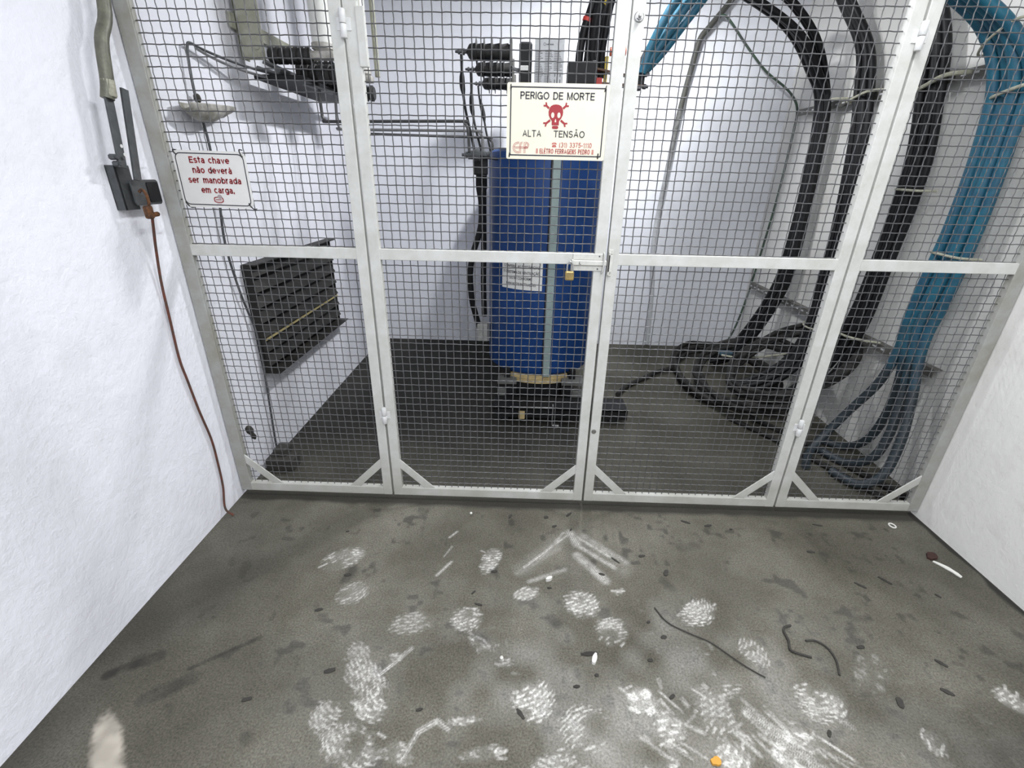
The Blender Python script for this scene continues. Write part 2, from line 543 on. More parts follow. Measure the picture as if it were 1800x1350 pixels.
def build_floor():
    step = 0.004
    x0, x1, y0, y1 = 0.0, 3.36, -1.45, 0.03
    nx = int(round((x1-x0)/step))+1
    ny = int(round((y1-y0)/step))+1
    xs = np.linspace(x0, x1, nx)
    ys = np.linspace(y0, y1, ny)
    X, Y = np.meshgrid(xs, ys)
    dust = np.zeros_like(X)
    dirt = np.zeros_like(X)
    n1 = vnoise(X.shape, 6, 1)
    n2 = vnoise(X.shape, 18, 2)
    n3 = vnoise(X.shape, 70, 3)
    n4 = vnoise(X.shape, 2.5, 4)
    rg = np.random.default_rng(11)
    # chalky shoe prints: centre x, y, half width, half length, turn, strength, tread pitch
    prints = [
        (0.658, -0.403, .090, .062, 0.5, .85, .014), (0.76, -0.578, .066, .055, 0.5, .55, .013),
        (1.285, -0.383, .042, .080, -0.35, .9, .014), (1.652, -0.59, .070, .066, 0.1, 1.0, .015),
        (1.747, -0.703, .066, .060, 0.6, .75, .013), (1.025, -0.697, .098, .05, 0.2, .5, .014),
        (1.221, -0.674, .067, .055, 0.2, .75, .013), (1.287, -0.757, .06, .05, -0.6, .65, .014),
        (0.909, -0.905, .095, .055, -0.55, .75, .014), (0.956, -0.996, .06, .045, -0.55, .85, .014),
        (1.461, -0.955, .072, .075, 0.2, 1.0, .015), (1.611, -1.032, .085, .073, 0.15, .8, .014),
        (1.805, -0.945, .060, .052, 0.5, 1.0, .05), (1.865, -1.02, .045, .05, 0.5, 1.0, .02),
        (2.09, -0.609, .085, .055, 0.6, .8, .013), (2.23, -0.765, .050, .062, 0.6, .6, .013),
        (2.048, -0.958, .125, .07, 0.7, .6, .016), (2.221, -1.07, .090, .075, 0.75, 1.0, .06),
        (2.375, -0.923, .095, .07, 0.5, .8, .015), (0.931, -1.103, .105, .058, -0.3, .75, .014),
        (1.249, -1.025, .055, .014, 0.1, .8, .014), (1.316, -1.11, .07, .022, 0.2, .8, .014),
        (2.99, -0.899, .05, .05, 0.7, .8, .016), (2.642, -1.03, .042, .04, 0.7, .6, .015),
        (2.033, -1.093, .06, .05, 0.6, .9, .02), (1.802, -1.115, .075, .05, 0.3, .75, .016),
        (1.438, -0.548, .056, .035, 0.4, .7, .013), (1.806, -0.524, .032, .02, 0.2, .8, .013),
        (1.075, -1.119, .05, .03, -0.4, .7, .016), (1.526, -1.13, .08, .03, 0.1, .7, .014),
        (2.12, -1.0, .06, .05, 0.7, .8, .03), (0.83, -1.03, .05, .05, -0.4, .6, .013),
        (2.6, -0.82, .09, .06, 0.6, .25, .06), (0.86, -0.82, .05, .04, -0.5, .5, .013),
        (1.37, -0.84, .03, .02, 0.1, .7, .013), (1.0, -0.83, .03, .02, .1, .7, .012),
    ]
    for cx, cy, a, b, t, st, pitch in prints:
        c, s_ = math.cos(t), math.sin(t)
        U = (X-cx)*c+(Y-cy)*s_
        V = -(X-cx)*s_+(Y-cy)*c
        e = np.sqrt((U/a)**2+(V/b)**2)
        env = np.clip((1.08-e)*3.5, 0, 1)
        ph = rg.random()*6
        bow = V+rg.uniform(-.5, .5)*U+rg.uniform(2, 6)*U*U*rg.choice([-1, 1])+0.016*(n2-.5)+.006*(n1-.5)
        tread = np.clip(np.sin(bow*2*PI/pitch+ph)*1.7+0.45+1.8*(n4-.5), 0, 1)
        row = np.floor(bow/pitch+ph/(2*PI)+.25)
        lw_ = rg.uniform(.034, .055)
        lug = np.clip(np.cos((U+row*lw_*.5+.008*(n1-.5))*2*PI/lw_)*2.6+2.0+1.5*(n4-.5), 0, 1)
        brk = np.clip((n2*.6+n1*.4-.34)*6, 0, 1)
        smear = 0.62*np.clip((1.2-e)*1.6, 0, 1)*n2*(.5+n1)
        dust = np.maximum(dust, st*env*np.maximum(tread*lug*brk, smear))
        for q in range(int(5*st)):
            ang = t+rg.uniform(-.25, .25)
            px_, py_ = cx+a*rg.uniform(-.9, .9), cy+b*rg.uniform(-.9, .9)
            ln_ = rg.uniform(.008, .024)
            ii = (np.abs(X-px_) < .05) & (np.abs(Y-py_) < .05)
            c2, s2 = math.cos(ang), math.sin(ang)
            U2 = (X[ii]-px_)*c2+(Y[ii]-py_)*s2
            V2 = -(X[ii]-px_)*s2+(Y[ii]-py_)*c2
            bar_ = np.clip((1-np.abs(V2)/.0055)*2, 0, 1)*np.clip((1-np.abs(U2)/ln_)*4, 0, 1)
            dust[ii] = np.maximum(dust[ii], st*rg.uniform(.5, .9)*bar_*(.45+.8*n4[ii]))
    # drag marks: straight chalk streaks (from, to, half width, strength)
    streaks = [
        (1.625, -.215, 1.43, -.415, .010, .9), (1.61, -.20, 1.50, -.36, .012, .6), (1.60, -.42, 1.45, -.49, .015, .6),
        (1.672, -.225, 1.80, -.34, .014, 1.0), (1.70, -.22, 1.86, -.37, .028, .5), (1.68, -.29, 1.81, -.40, .017, 1.0),
        (1.66, -.34, 1.76, -.47, .030, .9), (1.64, -.20, 1.665, -.27, .030, .9), (1.66, -.22, 1.84, -.40, .06, .22), (1.62, -.22, 1.42, -.43, .05, .2), (1.58, -.30, 1.40, -.45, .02, .3),
        (1.07, -.475, 1.12, -.40, .009, .9), (1.085, -.37, 1.11, -.31, .007, .5), (1.09, -.255, 1.12, -.215, .008, .9),
        (0.955, -.90, 1.04, -.80, .012, .9), (0.93, -1.02, .975, -.93, .010, .8),
        (1.09, -1.13, 1.12, -1.06, .010, .9), (1.12, -1.06, 1.17, -1.03, .013, .95), (1.17, -1.03, 1.205, -1.05, .013, .9),
        (2.13, -0.97, 2.30, -1.16, .035, .8), (1.80, -.93, 1.90, -1.03, .030, .7), (2.33, -.90, 2.42, -1.0, .02, .4),
    ]
    for ax, ay, bx, by, hw, st in streaks:
        dx, dy = bx-ax, by-ay
        L2 = dx*dx+dy*dy
        t = np.clip(((X-ax)*dx+(Y-ay)*dy)/L2, 0, 1)
        d = np.hypot(X-ax-t*dx, Y-ay-t*dy)
        along = ((X-ax)*dy-(Y-ay)*dx)/math.sqrt(L2)
        lines = 0.6+0.4*np.sin(along*900+6*n2)
        dust = np.maximum(dust, st*np.clip((1-d/hw)*1.3, 0, 1)*lines*(.35+.5*n1+.5*n4))
    for q in range(90):
        px_, py_ = rg.uniform(1.75, 2.45), rg.uniform(-1.16, -.88)
        if (px_-1.75)*.5+(py_+1.16) > .42:
            continue
        ang = -.75+rg.uniform(-.35, .35)
        ln_, hw_ = rg.uniform(.012, .06), rg.uniform(.004, .012)
        ii = (np.abs(X-px_) < .08) & (np.abs(Y-py_) < .08)
        c2, s2 = math.cos(ang), math.sin(ang)
        U2 = (X[ii]-px_)*c2+(Y[ii]-py_)*s2
        V2 = -(X[ii]-px_)*s2+(Y[ii]-py_)*c2
        bar_ = np.clip((1-np.abs(V2)/hw_)*1.6, 0, 1)*np.clip((1-np.abs(U2)/ln_)*3, 0, 1)*(.25+.5*n1[ii]+.45*n4[ii])
        dust[ii] = np.maximum(dust[ii], rg.uniform(.3, .9)*bar_)
    # general chalk haze in the trodden middle, the pale blotch bottom left
    haze = np.exp(-(((X-1.75)/.75)**2+((Y+1.0)/.40)**2))
    dust = np.maximum(dust, .36*haze*np.clip((n3*.5+n2*.5-.35)*2.2, 0, 1))
    dust = np.maximum(dust, .5*haze*np.clip((n1-.80)*6, 0, 1)*np.clip((n3-.4)*3, 0, 1))
    cx = 0.186+(-1.055-Y)*0.80
    top = -1.035-.05*((X-cx)/.05)**2
    pale = np.clip((0.056-np.abs(X-cx)+.012*(n4-.5))/.022, 0, 1)*np.clip((top-Y+.02*(n4-.5))/.03, 0, 1)
    blot = np.clip(pale*(.55+.5*n1), 0, 1)
    # dirt: damp dark margin by both walls, mottling; also the bottom rail's painted shadow
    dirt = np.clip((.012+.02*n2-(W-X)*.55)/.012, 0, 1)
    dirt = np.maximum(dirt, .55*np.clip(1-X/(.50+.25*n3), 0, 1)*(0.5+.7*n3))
    dirt = np.maximum(dirt, .62*np.clip((X-2.25-.3*n3)/.35, 0, 1)*np.clip((-.72-.2*n3-Y)/.2, 0, 1)*(.5+.6*n3))
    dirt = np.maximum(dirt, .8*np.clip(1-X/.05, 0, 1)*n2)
    dirt = np.maximum(dirt, .75*np.clip((Y+.045+.02*n2)/.03, 0, 1))  # bottom rail's cast shadow on the floor, painted through this mask
    dirt = np.maximum(dirt, .55*np.clip((n2*.55+n1*.45-.68)*7, 0, 1))
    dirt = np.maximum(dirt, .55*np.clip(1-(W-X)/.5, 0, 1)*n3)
    for ax, ay, bx, by, hw, st in ((.33, -.90, .50, -.78, .012, .7), (.08, -.93, .20, -.86, .03, .8), (.26, -1.0, .36, -.93, .04, .6), (.72, -.46, .72, -.49, .03, .6), (1.29, -.76, 1.26, -.74, .025, .7), (1.53, -.66, 1.55, -.68, .025, .7), (.62, -1.09, .63, -1.1, .02, .5), (2.13, -.27, 2.2, -.25, .03, .4), (2.0, -.46, 2.02, -.5, .025, .5)):
        dx, dy = bx-ax, by-ay
        t = np.clip(((X-ax)*dx+(Y-ay)*dy)/(dx*dx+dy*dy), 0, 1)
        d = np.hypot(X-ax-t*dx, Y-ay-t*dy)
        dirt = np.maximum(dirt, st*np.clip((1.1-d/hw)*1.4, 0, 1)*(.5+.7*n1))
    me = bpy.data.meshes.new('floor')
    nv = nx*ny
    far = [(0, YB, 0), (W, YB, 0), (W, y0, 0), (0, y0, 0), (0, y1, 0), (x1, y1, 0), (WI, y1, 0), (WI, D, 0), (0, D, 0), (x1, y0, 0), (W+.114, y0, 0)]
    co = np.zeros((nv+len(far), 3))
    co[:nv, 0] = X.ravel()
    co[:nv, 1] = Y.ravel()
    co[nv:] = far
    i = np.arange(nx*(ny-1)).reshape(ny-1, nx)[:, :-1].ravel()
    q = np.stack([i, i+1, i+1+nx, i+nx], 1)
    ex = np.array([[0, 1, 2, 3], [4, 6, 7, 8], [9, 10, 6, 5]])+nv
    q = np.concatenate([q, ex])
    me.vertices.add(len(co))
    me.vertices.foreach_set('co', co.ravel())
    me.loops.add(q.size)
    me.loops.foreach_set('vertex_index', q.ravel().astype(np.int32))
    me.polygons.add(len(q))
    me.polygons.foreach_set('loop_start', (np.arange(len(q))*4).astype(np.int32))
    me.update(calc_edges=True)
    me.validate()
    for nm, arr in (('dust', dust), ('dirt', dirt), ('blot', blot)):  # 'dirt' also holds the bottom rail's painted shadow
        a = me.attributes.new(nm, 'FLOAT', 'POINT')
        v = np.zeros(len(co), dtype=np.float32)
        v[:nv] = arr.ravel()
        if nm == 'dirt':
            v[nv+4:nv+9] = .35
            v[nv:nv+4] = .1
        a.data.foreach_set('value', v)
    m = bpy.data.materials.new('worn_concrete')
    m.use_nodes = True
    nt = m.node_tree
    Lk = nt.links.new
    b = nt.nodes['Principled BSDF']
    b.inputs['Roughness'].default_value = 0.75
    b.inputs['Specular IOR Level'].default_value = 0.3
    tc = nt.nodes.new('ShaderNodeTexCoord')
    def noise(s, d, rg_=.6):
        n = nt.nodes.new('ShaderNodeTexNoise')
        n.inputs['Scale'].default_value = s
        n.inputs['Detail'].default_value = d
        n.inputs['Roughness'].default_value = rg_
        Lk(tc.outputs['Object'], n.inputs['Vector'])
        return n.outputs['Fac']
    def ramp(x, els):
        rp = nt.nodes.new('ShaderNodeValToRGB')
        e = rp.color_ramp.elements
        e[0].position, e[0].color = els[0][0], (*els[0][1], 1)
        e[1].position, e[1].color = els[-1][0], (*els[-1][1], 1)
        for p, c in els[1:-1]:
            k = e.new(p)
            k.color = (*c, 1)
        Lk(x, rp.inputs['Fac'])
        return rp.outputs['Color']
    def mix(fac, a, bb, mode='MIX'):
        mx = nt.nodes.new('ShaderNodeMix')
        mx.data_type = 'RGBA'
        mx.blend_type = mode
        if isinstance(fac, float):
            mx.inputs['Factor'].default_value = fac
        else:
            Lk(fac, mx.inputs['Factor'])
        for v, k in ((a, 6), (bb, 7)):
            if isinstance(v, tuple):
                mx.inputs[k].default_value = (*v, 1)
            else:
                Lk(v, mx.inputs[k])
        return mx.outputs[2]
    def attr(n):
        a = nt.nodes.new('ShaderNodeAttribute')
        a.attribute_name = n
        return a.outputs['Fac']
    base = ramp(noise(1.7, 9, .66), [(0.30, (0.064, 0.059, 0.043)), (0.5, (0.107, 0.100, 0.077)), (0.7, (0.168, 0.158, 0.129))])
    grain = ramp(noise(160, 3, .7), [(0.3, (0.50, 0.50, 0.50)), (0.7, (1.42, 1.42, 1.42))])
    c = mix(1.0, base, grain, 'MULTIPLY')
    pit_ = ramp(noise(24, 5, .6), [(0.66, (0, 0, 0)), (0.74, (.6, .6, .6))])
    c = mix(pit_, c, (0.06, 0.057, 0.05))
    # transformer's shadow over the cage floor to its left, painted in as dark colour
    sx_ = nt.nodes.new('ShaderNodeSeparateXYZ')
    Lk(tc.outputs['Object'], sx_.inputs[0])
    def math_(op, a, bb, clamp=False):
        k = nt.nodes.new('ShaderNodeMath')
        k.operation = op
        k.use_clamp = clamp
        for i_, v_ in enumerate((a, bb)):
            if isinstance(v_, (int, float)):
                k.inputs[i_].default_value = v_
            else:
                Lk(v_, k.inputs[i_])
        return k.outputs[0]
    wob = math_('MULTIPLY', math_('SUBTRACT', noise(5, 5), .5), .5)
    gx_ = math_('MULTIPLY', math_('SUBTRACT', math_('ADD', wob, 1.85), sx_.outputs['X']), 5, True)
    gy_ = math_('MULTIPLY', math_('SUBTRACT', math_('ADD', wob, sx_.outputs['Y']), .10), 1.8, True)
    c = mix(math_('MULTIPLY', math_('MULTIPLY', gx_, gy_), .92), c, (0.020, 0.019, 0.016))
    c = mix(attr('dirt'), c, (0.022, 0.021, 0.018))  # real dirt, with the rail's shadow strip painted in
    dg = nt.nodes.new('ShaderNodeMath')
    dg.operation = 'MULTIPLY'
    dg.use_clamp = True
    Lk(attr('dust'), dg.inputs[0])
    Lk(ramp(noise(130, 4, .7), [(0.36, (.35, .35, .35)), (0.60, (1.05, 1.05, 1.05))]), dg.inputs[1])
    c = mix(dg.outputs[0], c, (0.72, 0.70, 0.66))
    c = mix(attr('blot'), c, (0.42, 0.38, 0.32))
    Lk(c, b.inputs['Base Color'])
    bp = nt.nodes.new('ShaderNodeBump')
    bp.inputs['Strength'].default_value = 0.25
    bp.inputs['Distance'].default_value = 0.006
    Lk(noise(45, 6, .7), bp.inputs['Height'])
    Lk(bp.outputs['Normal'], b.inputs['Normal'])
    me.materials.append(m)
    o = bpy.data.objects.new('floor', me)
    COL.objects.link(o)
    return struct(o)

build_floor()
struct(MB().box(-.15, 0, YB-.15, D+.15, 0, H).build('wall_left', M['wall_l']))
struct(MB().prism([(W, YB-.15), (WI+.15, YB-.15), (WI+.15, D+.15), (WI, D+.15), (WI, .035), (W, .035)], (0, 0, 0), (1, 0, 0), (0, 1, 0), (0, 0, 1), H).build('wall_right', M['wall_r']))
struct(MB().box(0, WI, D, D+.15, 0, H).build('wall_back', M['wall_b']))
struct(MB().box(0, W, YB-.15, YB, 0, H).build('wall_front', M['wall_b']))
struct(MB().box(-.15, WI+.15, YB-.15, D+.15, H, H+.1).build('ceiling', M['ceil']))

# ------------------------------------------------------------------ mesh fence
TOPZ = 2.46
BZ0, BZ1 = 0.030, 0.074       # bottom rail
MZ0, MZ1 = 1.183, 1.226       # middle rail
SW = 0.043

def make_panel(name, x0, x1, sw0, sw1, label, cat, group):
    t = thing(name, ((x0+x1)/2, 0.015, 0.0), label, cat, group)
    for a, b in ((x0, x0+sw0), (x1-sw1, x1)):
        MB().box(a, b, 0, .03, BZ0, TOPZ, .0025).build('stile', M['frame'], t, at=((a+b)/2, .015, BZ0))
    if sw0 > .05:
        post = [c for c in t.children][0]
        post.data.materials[0] = M['post']
        post['label'] = 'weathered grey post with rust specks'
    if sw1 > .05:
        post = [c for c in t.children][1]
        post.data.materials[0] = M['post']
        post['label'] = 'weathered grey post by the right wall'
    for a, b in ((BZ0, BZ1), (MZ0, MZ1), (TOPZ-.045, TOPZ)):
        MB().box(x0+sw0-.002, x1-sw1+.002, .001, .029, a, b, .002).build('rail', M['frame'], t, at=((x0+x1)/2, .015, a))
    for sx, xa, sg in ((x0+sw0, None, 1), (x1-sw1, None, -1)):
        p0 = (sx-sg*.012, .006, BZ1+.150)
        p1 = (sx+sg*.160, .006, BZ1-.020)
        MB().bar(p0, p1, .036, .006, (0, 1, 0), .001).build('corner_brace', M['frame'], t, at=p1)
    mb = MB()
    pitch = .0331
    gx0, gx1, gz0, gz1 = x0+sw0-.006, x1-sw1+.006, BZ1-.006, TOPZ-.04
    nx = int(round((x1-x0-sw0-sw1)/pitch))
    nz = int(round((gz1-gz0)/pitch))
    px = (x1-x0-sw0-sw1)/nx
    amp, rw = .0013, .0019
    YM = .017
    rgm = random.Random(int(x0*1000)+5)
    for i in range(nx):
        x = x0+sw0+px*(i+.5)
        dx = rgm.uniform(-.0015, .0015)
        pts = []
        n = nz*2
        for j in range(n+1):
            z = gz0+(gz1-gz0)*j/n
            pts.append((x+dx+.0006*math.sin(j*1.9+i), YM+amp*math.cos(PI*j+i*PI), z))
        mb.tube(pts, rw, 4, False)
    for k in range(nz+1):
        z = gz0+(gz1-gz0)*k/nz
        dz = rgm.uniform(-.0015, .0015)
        pts = []
        n = nx*2
        for j in range(n+1):
            x = gx0+(gx1-gx0)*j/n
            pts.append((x, YM-amp*math.cos(PI*j+k*PI), z+dz+.0006*math.sin(j*1.7+k)))
        mb.tube(pts, rw, 4, False)
    mb.build('wire_mesh', M['wire'], t, at=((x0+x1)/2, YM, BZ1))
    return t

X1a, X1b, X2a, X2b, X3a, X3b = .766, .775, 1.7125, 1.7215, 2.6575, 2.6665
pl = make_panel('fence_panel', .004, X1a, .052, SW, 'fixed grey wire mesh panel beside the left wall carrying the small white sign', 'fence panel', None)
dl = make_panel('mesh_gate', X1b, X2a, SW, SW, 'left grey wire mesh gate leaf with the skull sign and the sliding latch', 'gate', None)
dr = make_panel('mesh_gate', X2b, X3a, SW, SW, 'right grey wire mesh gate leaf with the latch keeper, between the two middle seams', 'gate', None)
pr = make_panel('fence_panel', X3b, 3.359, SW, .051, 'fixed grey wire mesh panel beside the right wall in front of the teal cables', 'fence panel', None)

def hinge(parent, x, z):
    mb = MB()
    for a, b in ((-.040, -.001), (.001, .040)):
        mb.lathe((x, -.009, z), (0, 0, 1), [(a, .0095), (a+.002, .0112), (b-.002, .0112), (b, .0095)], 16)
    o = mb.build('hinge', M['hinge'], parent, True, at=(x, -.009, z))
    MB().box(x-.024, x+.024, -.003, .001, z-.018, z+.018, .001).build('hinge_leaf', M['hinge'], o, at=(x, -.001, z))
hinge(dl, .7705, 1.950)
hinge(dl, .7705, .482)
hinge(dr, 2.662, 1.938)
hinge(dr, 2.662, .480)
MB().box(.812, .842, -.004, .012, 1.83, 2.0, .003).build('mounting_tab', M['frame'], dl, at=(.828, 0, 1.9))

def bolt(parent, x, z, rr, m, nut=True):
    mb = MB().lathe((x, .001, z), (0, -1, 0), [(0, rr), (.003, rr), (.0045, rr*.8)], 18)
    if nut:
        mb.lathe((x, -.0035, z), (0, -1, 0), [(0, rr*.62), (.007, rr*.62)], 6)
        mb.lathe((x, -.01, z), (0, -1, 0), [(0, rr*.34), (.012, rr*.34), (.013, rr*.25)], 12)
    mb.build('bolt', m, parent, False, at=(x, 0, z))
bolt(dr, 1.745, 1.981, .016, M['steel'])
bolt(dr, 1.737, .426, .011, M['bracket'], False)

# sliding latch on the left leaf
lt = MB()
for za, zb in ((1.203, 1.226), (1.160, 1.180)):
    lt.box(1.585, 1.702, -.005, .001, za, zb, .0015)
lt.box(1.585, 1.700, -.003, .001, 1.179, 1.204)
lt = lt.build('latch_plate', M['latch'], dl, at=(1.64, -.003, 1.19))
MB().box(1.582, 1.718, -.012, -.002, 1.1815, 1.2015, .003).build('slide_bolt', M['latch'], lt, at=(1.65, -.007, 1.19))
for p in ((1.688, 1.217), (1.684, 1.168)):
    MB().lathe((p[0], -.004, p[1]), (0, -1, 0), [(0, .0035), (.0025, .0025)], 10).build('rivet', M['dark_steel'], lt, at=(p[0], -.005, p[1]))
MB().tube([(1.612, -.012, 1.196), (1.609, -.016, 1.192), (1.612, -.016, 1.187), (1.616, -.013, 1.186)], .0012, 6).build('bolt_pin', M['dark_steel'], lt, at=(1.612, -.014, 1.19))
MB().tube(spline([(1.704, -.004, 1.232), (1.706, -.013, 1.225), (1.706, -.015, 1.19), (1.703, -.013, 1.160), (1.700, -.004, 1.153)], 5), .003, 8).build('staple', M['frame'], lt, True, at=(1.704, -.01, 1.19))
MB().box(1.578, 1.586, -.024, .001, 1.158, 1.205, .002).build('hasp_tab', M['latch'], lt, at=(1.582, -.01, 1.18))
kp = MB()
kp.box(1.722, 1.728, -.022, .001, 1.148, 1.236, .001)
kp.box(1.722, 1.738, -.022, -.018, 1.160, 1.226, .001)
for a, b in ((1.226, 1.243), (1.141, 1.158)):
    kp.box(1.724, 1.740, -.006, .001, a, b, .001)
kp.build('latch_keeper', M['latch'], dr, at=(1.73, -.01, 1.19))

# padlock
pk = thing('padlock', (1.572, -.030, 1.128), 'small brass padlock with steel shackle hanging from the gate latch', 'padlock')
MB().box(1.555, 1.590, -.040, -.022, 1.126, 1.163, .005).build('lock_body', M['brass'], pk, at=(1.572, -.03, 1.13))
MB().tube(spline([(1.562, -.031, 1.160), (1.562, -.031, 1.182), (1.566, -.031, 1.193), (1.573, -.031, 1.198), (1.580, -.031, 1.193), (1.584, -.031, 1.182), (1.584, -.031, 1.160)], 5), .0033, 10).build('shackle', M['steel'], pk, True, at=(1.572, -.03, 1.17))

# ------------------------------------------------------------------ signs
def sign_frame(name, label, x, z, w, h, rr, tilt, mcol, inset, border, tiepos):
    """enamel plate hung on the front of the mesh; returns thing, origin, axes"""
    t = thing(name, (x, -.012, z), label, 'sign')
    ex = Vector((math.cos(tilt), 0, math.sin(tilt)))
    ey = Vector((-math.sin(tilt), 0, math.cos(tilt)))
    o = Vector((x, -.010, z))
    MB().prism(rounded(w, h, rr), o, ex, ey, (0, -1, 0), .002).build('plate', mcol, t, at=o)
    of = o+Vector((0, -.0024, 0))
    r_out = rounded(w-2*inset, h-2*inset, max(rr-inset*.4, .004), 6, inset, inset)
    ii = inset+border
    r_in = rounded(w-2*ii, h-2*ii, max(rr-inset*.4-border, .003), 6, ii, ii)
    n = len(r_out)
    vs = [of+ex*a+ey*b for a, b in r_out]+[of+ex*a+ey*b for a, b in r_in]
    MB().add(vs, [(i, (i+1) % n, n+(i+1) % n, n+i) for i in range(n)]).build('border_line', M['ink_k'], t, at=of)
    for a, b, da, db in tiepos:
        p = o+ex*a+ey*b
        q = p+ex*da+ey*db
        pp = [p-ex*da*.5-ey*db*.5+Vector((0, -.003, 0)), p+Vector((0, -.006, 0)), q+Vector((0, .004, 0)), q+Vector((0, .024, 0))]
        MB().tube(spline(pp, 4), .0022, 6).build('tie_wire', M['tie'], t, True, at=p)
    return t, of, ex, ey

# small warning sign on the left panel
w, h = .272, .196
t, of, ex, ey = sign_frame('warning_sign', 'white sign with red lettering Esta chave, wired to the mesh near the left wall', .083, 1.369, w, h, .024, -.012, M['sign_w'], .008, .0035,
                           [(.015, .012, .008, -.014), (.258, .012, .008, -.014), (.012, .186, -.010, .010), (.258, .186, -.008, .016)])
lm = MB()
fz = of+Vector((0, -.0005, 0))
for txt, cx, y, wd in (('Esta chave', .134, .1535, .150), ('não deverá', .138, .1195, .148), ('ser manobrada', .140, .0855, .200), ('em carga.', .144, .0515, .126)):
    put_strokes(lm, txt, fz+ex*cx+ey*y, ex, ey, .0222, .0043, wd)
lm.build('lettering', M['ink_dr'], t, at=fz)
lg = MB()
n = 40
outl = []
for i in range(n):
    a = 2*PI*i/n
    outl.append((.140+.0185*math.copysign(abs(math.cos(a))**.6, math.cos(a)), .0285+.0105*math.copysign(abs(math.sin(a))**.6, math.sin(a))))
inn = [(.140+(x-.140)*.80, .0285+(y-.0285)*.68) for x, y in outl]
lg.add([fz+ex*a+ey*b for a, b in outl]+[fz+ex*a+ey*b for a, b in inn], [(i, (i+1) % n, n+(i+1) % n, n+i) for i in range(n)])
for k in range(6):
    lg.add([fz+ex*(.128+k*.0040+a)+ey*(.0265+b) for a, b in ((0, 0), (.0026, 0), (.0034, .0042), (.0008, .0042))], [(0, 1, 2, 3)])
for k in range(4):
    lg.add([fz+ex*(.132+k*.0045+a)+ey*(.0135+b) for a, b in ((0, 0), (.003, 0), (.003, .002), (0, .002))], [(0, 1, 2, 3)])
lg.build('emblem', M['ink_dr'], t, at=fz)
MB().add([fz+Vector((0, -.0004, 0))+ex*(.146+.0085*math.cos(2*PI*i/20))+ey*(.0395+.0075*math.sin(2*PI*i/20)) for i in range(20)], [tuple(range(20))]).build('emblem_disc', mat('faded_grey_print', (.40, .33, .33), .5, 0, .3, 200), t, at=fz)

# danger sign on the left gate leaf
w, h = .352, .236
t, of, ex, ey = sign_frame('danger_sign', 'cream sign with red skull and crossbones and black lettering on the gate', 1.317, 1.556, w, h, .006, -.004, M['sign_c'], .011, .0042,
                           [(.012, .016, -.002, -.014), (.330, .016, .000, -.014), (.013, .222, .0, .012), (.337, .222, .004, .014)])
fz = of+Vector((0, -.0005, 0))
lm = MB()
put_strokes(lm, 'PERIGO DE MORTE', fz+ex*.174+ey*.1870, ex, ey, .0228, .0037, .256)
lm.build('lettering', M['ink_k'], t, at=fz)
lm = MB()
put_strokes(lm, 'ALTA', fz+ex*.090+ey*.072, ex, ey, .0215, .0030, .066)
lm.build('faded_lettering', M['ink_g'], t, at=fz)
lm = MB()
put_strokes(lm, 'TENSÃO', fz+ex*.222+ey*.072, ex, ey, .0215, .0032, .110)
lm.build('faded_lettering', M['ink_g'], t, at=fz)
lm = MB()
put_strokes(lm, '(31) 3375-1110', fz+ex*.247+ey*.0405, ex, ey, .0160, .0024, .116)
# telephone pictogram
for poly in ([(0, 0), (.016, 0), (.0145, .005), (.011, .008), (.005, .008), (.0015, .005)], [(-.001, .0085), (.003, .0085), (.0045, .0105), (.0115, .0105), (.013, .0085), (.017, .0085), (.016, .0125), (.012, .0145), (.004, .0145), (0, .0125)]):
    lm.add([fz+ex*(.163+a)+ey*(.041+b) for a, b in poly], [tuple(range(len(poly)))])
put_strokes(lm, 'II ELÉTRO FERRAGENS PEDRO II', fz+ex*.210+ey*.0195, ex, ey, .0160, .0025, .206, .50, .75)
lm.build('red_lettering', M['ink_fr'], t, at=fz)
# outlined rounded letter emblem at the lower left
lg = MB()
def ribbon(pts, wd=.0014):
    P = [Vector((a, b)) for a, b in pts]
    vs = []
    for i, p in enumerate(P):
        d = (P[min(i+1, len(P)-1)]-P[max(i-1, 0)]).normalized()
        nrm = Vector((-d.y, d.x))*wd/2
        for q in (p+nrm, p-nrm):
            vs.append(fz+ex*q.x+ey*q.y)
    lg.add(vs, [(2*i, 2*i+1, 2*i+3, 2*i+2) for i in range(len(P)-1)])
def arc(cx, cy, rx, ry, a0, a1, n=14):
    return [(cx+rx*math.cos(math.radians(a0+(a1-a0)*i/n)), cy+ry*math.sin(math.radians(a0+(a1-a0)*i/n))) for i in range(n+1)]
for k in (0, 1):
    d = .0042*k
    ribbon(arc(.042, .037, .0185-d, .0175-d, 75, 285))
    ribbon([(.026+d, .0395-d), (.078, .0395-d)])
    ribbon([(.0475+d, .019), (.0475+d, .042)]+arc(.056, .044, .0085-d*.9, .0105-d, 180, 75)[1:])
    ribbon([(.0635+d, .019), (.0635+d, .0545-d)]+arc(.070, .0455, .0105-d, .009-d*.9, 90, -90)+[(.0635+d, .0365+d)])
lg.build('emblem', M['ink_fr'], t, at=fz)
